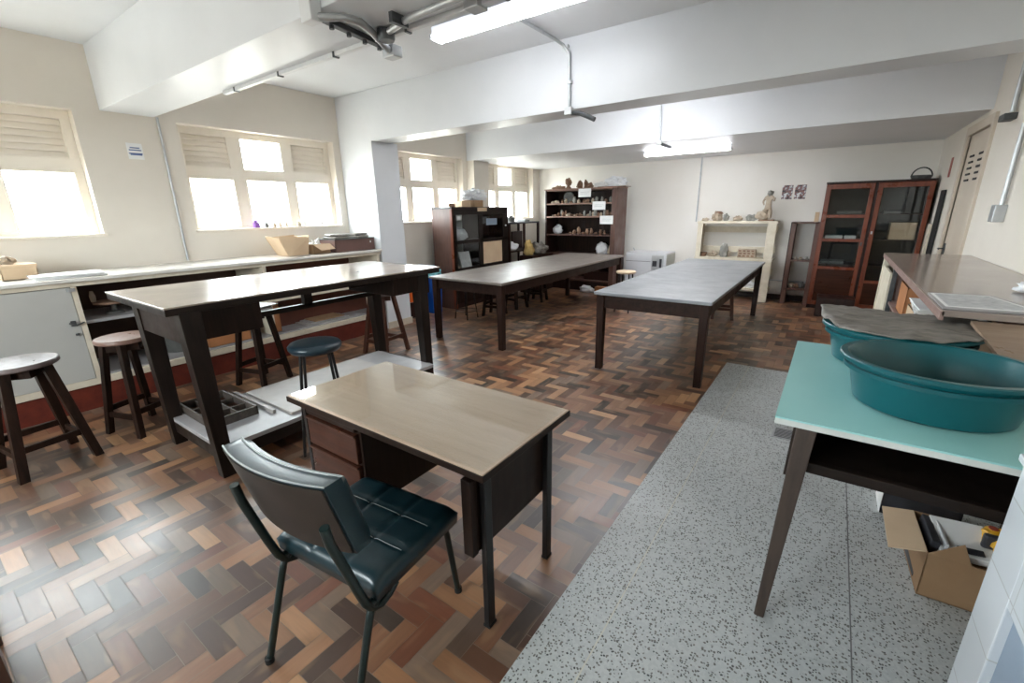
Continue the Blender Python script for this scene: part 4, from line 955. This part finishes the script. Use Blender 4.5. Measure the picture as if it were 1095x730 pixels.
one('plastic_bag', B().blob((0, 0, 0), (.12, .08, .06), 45, .3), 'plasticw', 'white bag on the lowest board of the cream shelf', 'bag', loc=(-1.05, 8.6, .2185), smooth='all')

# ------------------------------------------------------------------ white kiln box
L = (-2.8, 8.58, 0); x0, x1, yf, yb, H = -3.18, -2.41, 8.30, 8.86, .76
t = T('kiln', 'low white metal box kiln with control panel against the back wall', 'kiln', L)
P('kiln_body', B(L).box(x0, x1-.004, yf, yb, .04, H), 'kiln', t, bev=.008)
P('side_panel', B(L).box(x1-.004, x1, yf+.02, yb-.01, .06, H-.03), 'kilnside', t)
P('kiln_foot', B(L).box(x0+.03, x1-.03, yf+.03, yb-.03, 0, .04), 'black', t)
c = P('control_panel', B(L).box(-2.68, -2.46, yf-.008, yf, .45, .72), 'galv', t, bev=.003)
P('display', B(L).box(-2.66, -2.58, yf-.012, yf-.008, .52, .62), 'ink', c); P('switch', B(L).box(-2.53, -2.49, yf-.014, yf-.008, .50, .66), 'ink', c)
P('lid_seam', B(L).box(x0-.001, -2.70, yf-.002, yf, .60, .606), 'black', t)

# ------------------------------------------------------------------ bookcase
x0, x1, yf, yb, H = -4.81, -3.30, 8.0, 8.5, 1.935; L = (-4.05, 8.25, 0)
t = T('bookcase', 'brown open bookcase full of small clay pieces against the back wall', 'bookcase', L)
P('side_panel', B(L).box(x0, x0+.03, yf, yb, 0, H), 'mahogd', t, bev=.003)
P('side_panel', B(L).box(x1-.04, x1, yf, yb, 0, H), 'shelfw', t, bev=.003)
P('face_stile', B(L).box(x1-.09, x1, yf-.015, yf, 0, H), 'shelfw', t, bev=.003)
P('back_panel', B(L).box(x0, x1, yb-.01, yb, .1, H), 'stoolw', t)
shz = [.20, .70, 1.075, 1.42, 1.665, 1.92]
for k, z in enumerate(shz): P('shelf_board', B(L).box(x0+.02, x1-.03, yf+.005, yb-.01, z-.014, z+.012), 'shelfx' if k > 2 else 'shelfw', t, bev=.002)
P('base_board', B(L).box(x0, x1-.04, yf+.01, yf+.03, 0, .19), 'mahogd', t)
P('cornice', B(L).box(x0-.01, x1+.01, yf-.02, yb, 1.925, 1.945), 'shelfx', t, bev=.003)
for k, (x, z) in enumerate(((-3.935, 1.87), (-3.635, 1.635), (-3.475, 1.378))):
    L2 = (x, yf-.02, z); r = T('paper_sign', ['upper white paper sign taped to the bookcase front', 'middle white paper sign taped to the bookcase front', 'lower white paper sign taped to the bookcase front'][k], 'paper sign', L2, 'paper signs on the bookcase')
    P('sheet', B().box(-.13, .13, -.004, -.001, -.09, .06), 'paper', r)
    b = B()
    for q in range(2): b.box(-.09, .09-.03*q, -.0055, -.004, -.005-.03*q, .003-.03*q)
    P('lettering', b, 'paperg', r)
kinds = []
def mkproto(nm, bld, mat):
    return (nm, bld, mat)
gl = {1: 'small clay piece on the second highest board of the bookcase', 0: 'small clay piece on the highest inner board of the bookcase', 2: 'small dark clay piece on the middle board of the bookcase'}
protos = []
for k in range(6):
    b = B()
    if k % 3 == 0: b.lathe([(0, 0), (.028, 0), (.034, .05), (.02, .07), (.024, .085), (0, .085)], n=12)
    elif k % 3 == 1: b.blob((0, 0, 0), (.045, .035, .03), k, .3, 2.5, 2)
    else: b.blob((0, 0, 0), (.028, .028, .065), k, .3, 2.5, 2)
    me = bpy.data.meshes.new('clay_piece'); bmesh.ops.recalc_face_normals(b.bm, faces=b.bm.faces[:]); b.bm.to_mesh(me); b.bm.free()
    for p in me.polygons: p.use_smooth = True
    me.materials.append(M[('clay', 'clayb', 'clayg', 'clayb', 'clay', 'clayb')[k]]); protos.append(me)
for row, (z, n, gname) in enumerate(((1.6775, 14, 'highest inner board'), (1.4325, 22, 'second inner board'), (1.0875, 9, 'middle board'))):
    for k in range(n):
        me = random.choice(protos) if row < 2 else protos[(k*2+1) % 6]
        o = bpy.data.objects.new('clay_piece', me); COL.objects.link(o)
        xx = -4.68+(1.22/(n-1))*k+random.uniform(-.012, .012)
        if row == 2: xx = -4.28+.09*k
        o.location = (xx, 8.09+random.uniform(-.01, .05), z); s = random.uniform(.65, 1.15); o.scale = (s, s, s*random.uniform(.8, 1.3)); o.rotation_euler = (0, 0, random.uniform(0, 6))
        tag(o, 'small clay piece standing among others on the %s of the bookcase' % gname, 'clay piece', 'clay pieces on the %s of the bookcase' % gname)
one('dark_plate', B((-4.55, 8.3, 1.593)).lathe([(0, -.02), (.13, -.02), (.135, 0), (0, .01)], (0, 0, 0), 24) if False else B().lathe([(0, 0), (.11, 0), (.11, .03), (0, .03)], n=28), 'stone', 'dark round disc standing at the top left inside the bookcase', 'disc', loc=(-4.42, 8.28, 1.79)).rotation_euler = (PI/2, 0, 0)
one('plastic_bag', B().blob((0, 0, 0), (.09, .07, .10), 51, .3), 'plasticw', 'small white bag at the left on the middle board of the bookcase', 'bag', loc=(-4.62, 8.2, 1.0875), smooth='all')
one('plastic_bag', B().blob((0, 0, 0), (.13, .09, .13), 52, .2), 'plasticw', 'white bag at the right on the low board of the bookcase', 'bag', loc=(-3.64, 8.2, .7125), smooth='all')
one('storage_tin', B().box(-.28, .28, -.12, .12, 0, .16), 'mahogd', 'dark flat box on the lowest board of the bookcase', 'box', loc=(-3.68, 8.22, .2125), bev=.004)
one('clay_lump', B().blob((0, 0, 0), (.06, .07, .10), 53, .2), 'clay', 'pale clay lump right of the white bag in the bookcase', 'clay piece', loc=(-3.45, 8.2, .7125), smooth=True)
one('plastic_bag', B().blob((0, 0, 0), (.14, .08, .07), 54, .3), 'plasticw', 'crumpled white bag on the floor before the bookcase', 'bag', loc=(-3.78, 7.88, 0), smooth='all')
carton('cardboard_box', 'small brown carton on the floor before the bookcase', -3.58, -3.38, 7.80, 7.94, 0, .13, 'cardor', flaps=False)
ztop = 1.946
for k, (x, rr, h, m, lb) in enumerate([(-4.62, .13, .04, 'clayb', 'low flat brown clay piece on the bookcase top, leftmost'), (-4.15, .05, .08, 'clayb', 'left branching brown clay piece on the bookcase top'), (-4.02, .03, .09, 'clayb', 'slim brown clay piece in the middle of the bookcase top'),
        (-3.93, .05, .06, 'clayb', 'right branching brown clay piece on the bookcase top'), (-3.70, .12, .06, 'plaster', 'white plaster piece on the bookcase top above the signs')]):
    one('clay_piece', B().blob((0, 0, 0), (rr, .06, h), 60+k, .35), m, lb, 'clay piece', 'sculptures on the bookcase top', loc=(x, 8.2, ztop), smooth=True)
r = T('clay_sculpture', 'brown clay head on a neck on the left of the bookcase top', 'sculpture', (-4.40, 8.2, ztop)); P('head', B().blob((0, 0, .07), (.065, .06, .075), 70, .15, flat=False), 'clayb', r, smooth=True)
bpy.data.objects[r.name].children[0].location = (0, 0, .06)
P('neck', B().lathe([(0, 0), (.07, 0), (.03, .05), (.03, .10), (0, .10)], n=14), 'clayb', r, smooth=True)
one('plastic_bag', B().blob((0, 0, 0), (.19, .12, .10), 55, .3, 3.2, 4), 'plasticw', 'white bag heaped at the right end of the bookcase top', 'bag', loc=(-3.44, 8.25, ztop+.012))
one('flat_board', B().box(-.28, .26, -.14, .14, 0, .011), 'clayb', 'thin brown board under the white bag on the bookcase top', 'board', loc=(-3.44, 8.22, ztop))

# ------------------------------------------------------------------ dark glazed cabinet on the window side
x0, x1, ya, yb, H = -5.34, -4.90, 5.34, 6.83, 1.62; L = (-5.1, 6.1, 0)
t = T('glazed_cabinet', 'dark cabinet with small glass doors under the third window', 'cabinet', L)
b = B(L); b.box(x0, x1-.02, ya, ya+.03, 0, H).box(x0, x1-.02, yb-.03, yb, 0, H).box(x0, x1-.02, ya, yb, 0, .08).box(x0, x0+.015, ya, yb, 0, H).box(x0, x1-.02, ya, yb, .58, .60).box(x0, x1-.03, ya, yb, 1.06, 1.08)
P('carcass', b, 'mahogd', t, bev=.002)
P('side_veneer', B(L).box(x0, x1-.03, ya-.006, ya, .0, H-.03), 'shelfw', t)
P('top_board', B(L).box(x0-.01, x1+.01, ya-.015, yb+.015, H-.03, H), 'mahogd', t, bev=.004)
P('corner_post', B(L).box(x1-.05, x1, ya-.008, ya+.04, 0, H-.03), 'mahog', t, bev=.004)
ym = 6.04
b = B(L)
b.box(x1-.022, x1, ya, yb, 1.50, H-.03).box(x1-.022, x1, ya, yb, 1.045, 1.10).box(x1-.022, x1, ya, yb, .57, .66).box(x1-.022, x1, ya, ya+.09, .08, 1.5).box(x1-.022, x1, ym-.05, ym+.05, .08, 1.5).box(x1-.022, x1, yb-.16, yb, .08, 1.5)
P('door_frame', b, 'darky', t, bev=.003)
for k, (p, q, z0, z1) in enumerate(((ya+.09, ym-.05, 1.10, 1.50), (ym+.05, yb-.16, 1.10, 1.50), (ya+.09, ym-.05, .66, 1.045))): P('pane', B(L).box(x1-.014, x1-.010, p, q, z0, z1), 'cabglass', t)
P('cardboard_panel', B(L).box(x1-.016, x1-.006, ym+.05, yb-.19, .67, 1.04), 'cardl', t); P('lower_panel', B(L).box(x1-.016, x1-.008, ya+.09, ym-.05, .08, .58), 'deskside', t); P('lower_panel', B(L).box(x1-.016, x1-.008, ym+.05, yb-.16, .08, .58), 'deskside', t)
P('pale_lining', B(L).box(x0+.016, x0+.02, ya+.03, ym, .60, 1.55), 'paper', t)
P('notice', B(L).box(x1-.009, x1-.006, 6.20, 6.50, 1.32, 1.43), 'bluegrey', t); P('knob', B(L).lathe([(0, -.012), (.014, -.012), (.014, .012), (0, .012)], (x1+.012, 6.74, 1.30), 12), 'paper', t); P('sticker', B(L).box(x1-.009, x1-.006, 5.46, 5.54, 1.42, 1.48), 'paper', t)
P('tag', B(L).box(x1+.011, x1+.014, 5.95, 6.2, 1.55, 1.61), 'cardl', t)
one('wrapped_bundle', B().blob((0, 0, 0), (.14, .20, .12), 80, .2), 'plasticw', 'white wrapped bundle behind the upper left glass of the dark cabinet', 'bundle', loc=(-5.13, 5.68, 1.081), smooth='all')
o = tilted('plaster_plate', (.02, .26, .30), (-5.05, 5.78, .75), (0, -.25, 0), 'plaster', 'pale slab leaning behind the lower left glass of the dark cabinet', 'slab')
one('clay_piece', B().blob((0, 0, 0), (.08, .10, .06), 81, .3), 'clay', 'clay lump behind the lower left glass of the dark cabinet', 'clay piece', loc=(-5.10, 5.52, .601), smooth=True)
carton('cardboard_box', 'brown cardboard box on top of the dark cabinet', -5.20, -4.98, 5.97, 6.22, H, .11, 'card')
carton('cardboard_box', 'pale cardboard box left of the brown one on the dark cabinet', -5.22, -5.02, 5.72, 5.94, H, .10, 'cardl', flaps=False)
one('plastic_bag', B().blob((0, 0, 0), (.13, .27, .10), 82, .35, 3.5, 4), 'plasticw', 'large crumpled white bag over the boxes on the dark cabinet', 'bag', loc=(-5.1, 6.13, H+.112))
one('clay_piece', B().blob((0, 0, 0), (.05, .07, .04), 83, .3), 'clayb', 'small brown lump at the left on the dark cabinet top', 'clay piece', loc=(-5.12, 5.58, H), smooth=True)
# side shelf unit
x0, x1, ya, yb, H = -5.44, -4.92, 6.90, 7.95, 1.34; L = (-5.2, 7.4, 0)
t = T('open_shelf', 'dark open shelf unit between the dark cabinet and the bookcase', 'shelf', L)
for x in (x0+.02, x1-.02):
    for y in (ya+.02, 7.42, yb-.02): P('post', B(L).box(x-.02, x+.02, y-.02, y+.02, 0, H-.03), 'brown', t, bev=.002)
P('top_board', B(L).box(x0, x1, ya, yb, H-.03, H), 'ink', t, bev=.003)
for z in (.35, .80): P('shelf_board', B(L).box(x0, x1, ya, yb, z-.012, z+.012), 'brown', t)
for k, (y, r, h, m, lb) in enumerate(((7.05, .04, .14, 'plaster', 'pale jar at the left on the dark open shelf top'), (7.28, .07, .12, 'stone', 'dark pot on the dark open shelf top'), (7.55, .12, .05, 'plasticw', 'flat white bowl on the dark open shelf top'), (7.78, .09, .04, 'stone', 'low grey dish at the right on the dark open shelf top'))):
    pot('pot', (-5.15, y, H), pr(r, h), m, lb, 'pot', 'pots on the dark open shelf')
one('plastic_bag', B().blob((0, 0, 0), (.18, .2, .10), 84, .3), 'plasticw', 'grey-white bag on the middle board of the dark open shelf', 'bag', loc=(-5.12, 7.15, .813), smooth='all')
one('cloth_bag', B().blob((0, 0, 0), (.09, .10, .16), 85, .25), 'flowers', 'ochre cloth bag hanging before the dark open shelf', 'bag', loc=(-4.76, 7.32, .7205), smooth='all')
one('cloth_bag', B().blob((0, 0, 0), (.12, .19, .13), 86, .3), 'sheet', 'dark grey cloth bundle right of the ochre bag', 'bag', loc=(-4.74, 7.66, .7205), smooth='all')
one('wooden_box', B((-4.8, 7.5, 0)).box(-4.90, -4.60, 7.2, 7.98, .0, .72), 'brown', 'dark brown chest under the cloth bags', 'chest', loc=(-4.8, 7.5, 0), bev=.01)
one('dark_board', B((-5.3, 7.6, .82)).box(-5.32, -5.28, 7.5, 7.88, .813, 1.15), 'mahogd', 'rounded dark wooden panel inside the dark open shelf', 'panel', loc=(-5.3, 7.6, .82), bev=.015)

# ------------------------------------------------------------------ bins
L = (-5.1, 5.0, 0); t = T('waste_bin', 'blue plastic bin with turquoise bag behind the tall workbench', 'bin', L)
P('bin_body', B().lathe([(0, 0), (.12, 0), (.145, .60), (.14, .60), (.115, .01), (0, .01)], n=4, sx=1.15, sy=1.15), 'bin', t, bev=.02)
t.rotation_euler = (0, 0, PI/4)
P('bin_liner', B().blob((0, 0, .57), (.15, .15, .09), 90, .3, 3), 'binliner', t, smooth=False)
one('storage_crate', B((-5.2, 4.62, .25)).box(-5.38, -5.06, 4.50, 4.74, .24, .58), 'orange', 'bright orange crate beside the column', 'crate', loc=(-5.2, 4.62, .25), bev=.01)
one('wooden_crate', B((-5.2, 4.62, 0)).box(-5.40, -5.04, 4.48, 4.76, .0, .238), 'mahogd', 'dark box under the orange crate beside the column', 'crate', loc=(-5.2, 4.62, 0), bev=.006)
# ------------------------------------------------------------------ small things: floor drain, wooden bench corner
L = (-.07, 3.42, .0012); t = T('floor_drain', 'small square metal drain in the terrazzo floor', 'drain', L)
P('drain_frame', B().box(-.07, .07, -.09, .09, 0, .003), 'galv', t)
b = B()
for k in range(7): b.box(-.055, .055, -.072+.022*k, -.062+.022*k, .003, .0036)
P('drain_slots', b, 'ink', t)
L = (-2.5, -.3, 0); t = T('wooden_cabinet', 'brown wooden furniture corner at the lower left photo corner', 'cabinet', L)
P('cabinet_side', B(L).box(-2.75, -2.335, -.55, -.07, 0, .72), 'shelfw', t, bev=.004)
P('front_post', B(L).box(-2.30, -2.085, -.50, -.078, 0, .70), 'shelfw', t, bev=.004)
P('cabinet_top', B(L).box(-2.78, -2.07, -.58, -.06, .72, .745), 'shelfw', t, bev=.004)
P('gap_shade', B(L).box(-2.34, -2.295, -.50, -.15, 0.002, .70), 'mahogd', t)  # dark strip set in the gap, stands in for its shadow

# ------------------------------------------------------------------ light, camera, look
w = bpy.data.worlds.new('sky'); SC.world = w; w.use_nodes = True
nt = w.node_tree; bg = nt.nodes['Background']
tc = nt.nodes.new('ShaderNodeTexCoord'); sp = nt.nodes.new('ShaderNodeSeparateXYZ'); nt.links.new(tc.outputs['Generated'], sp.inputs[0])
mr = maprange(nt, sp.outputs[2], -.06, .02, 0, 1)
nt.links.new(mixc(nt, mr, (.30, .29, .27), (.93, .97, 1)), bg.inputs[0]); bg.inputs[1].default_value = 11.0
R = ((0.8177516800395707, -0.15124009566323243, 0.555345498997008), (0.5753841957289374, 0.23939945015981617, -0.7820619736111337), (-0.014670279405088249, 0.9590695161076459, 0.2827904633738957))
cd = bpy.data.cameras.new('camera'); cd.sensor_width = 36; cd.lens = 473.681/1095*36; cd.clip_start = .02
co = bpy.data.objects.new('camera', cd); COL.objects.link(co)
co.matrix_world = Matrix.Translation((0, 0, 1.55)) @ Matrix(R).to_4x4()
SC.camera = co
vs_ = SC.view_settings; vs_.view_transform = 'Standard'; vs_.look = 'None'; vs_.gamma = 1; vs_.exposure = 1.95; vs_.use_curve_mapping = False
try:
    SC.cycles.max_bounces = 8; SC.cycles.diffuse_bounces = 5; SC.cycles.transparent_max_bounces = 12; SC.cycles.sample_clamp_indirect = 8
except Exception: pass
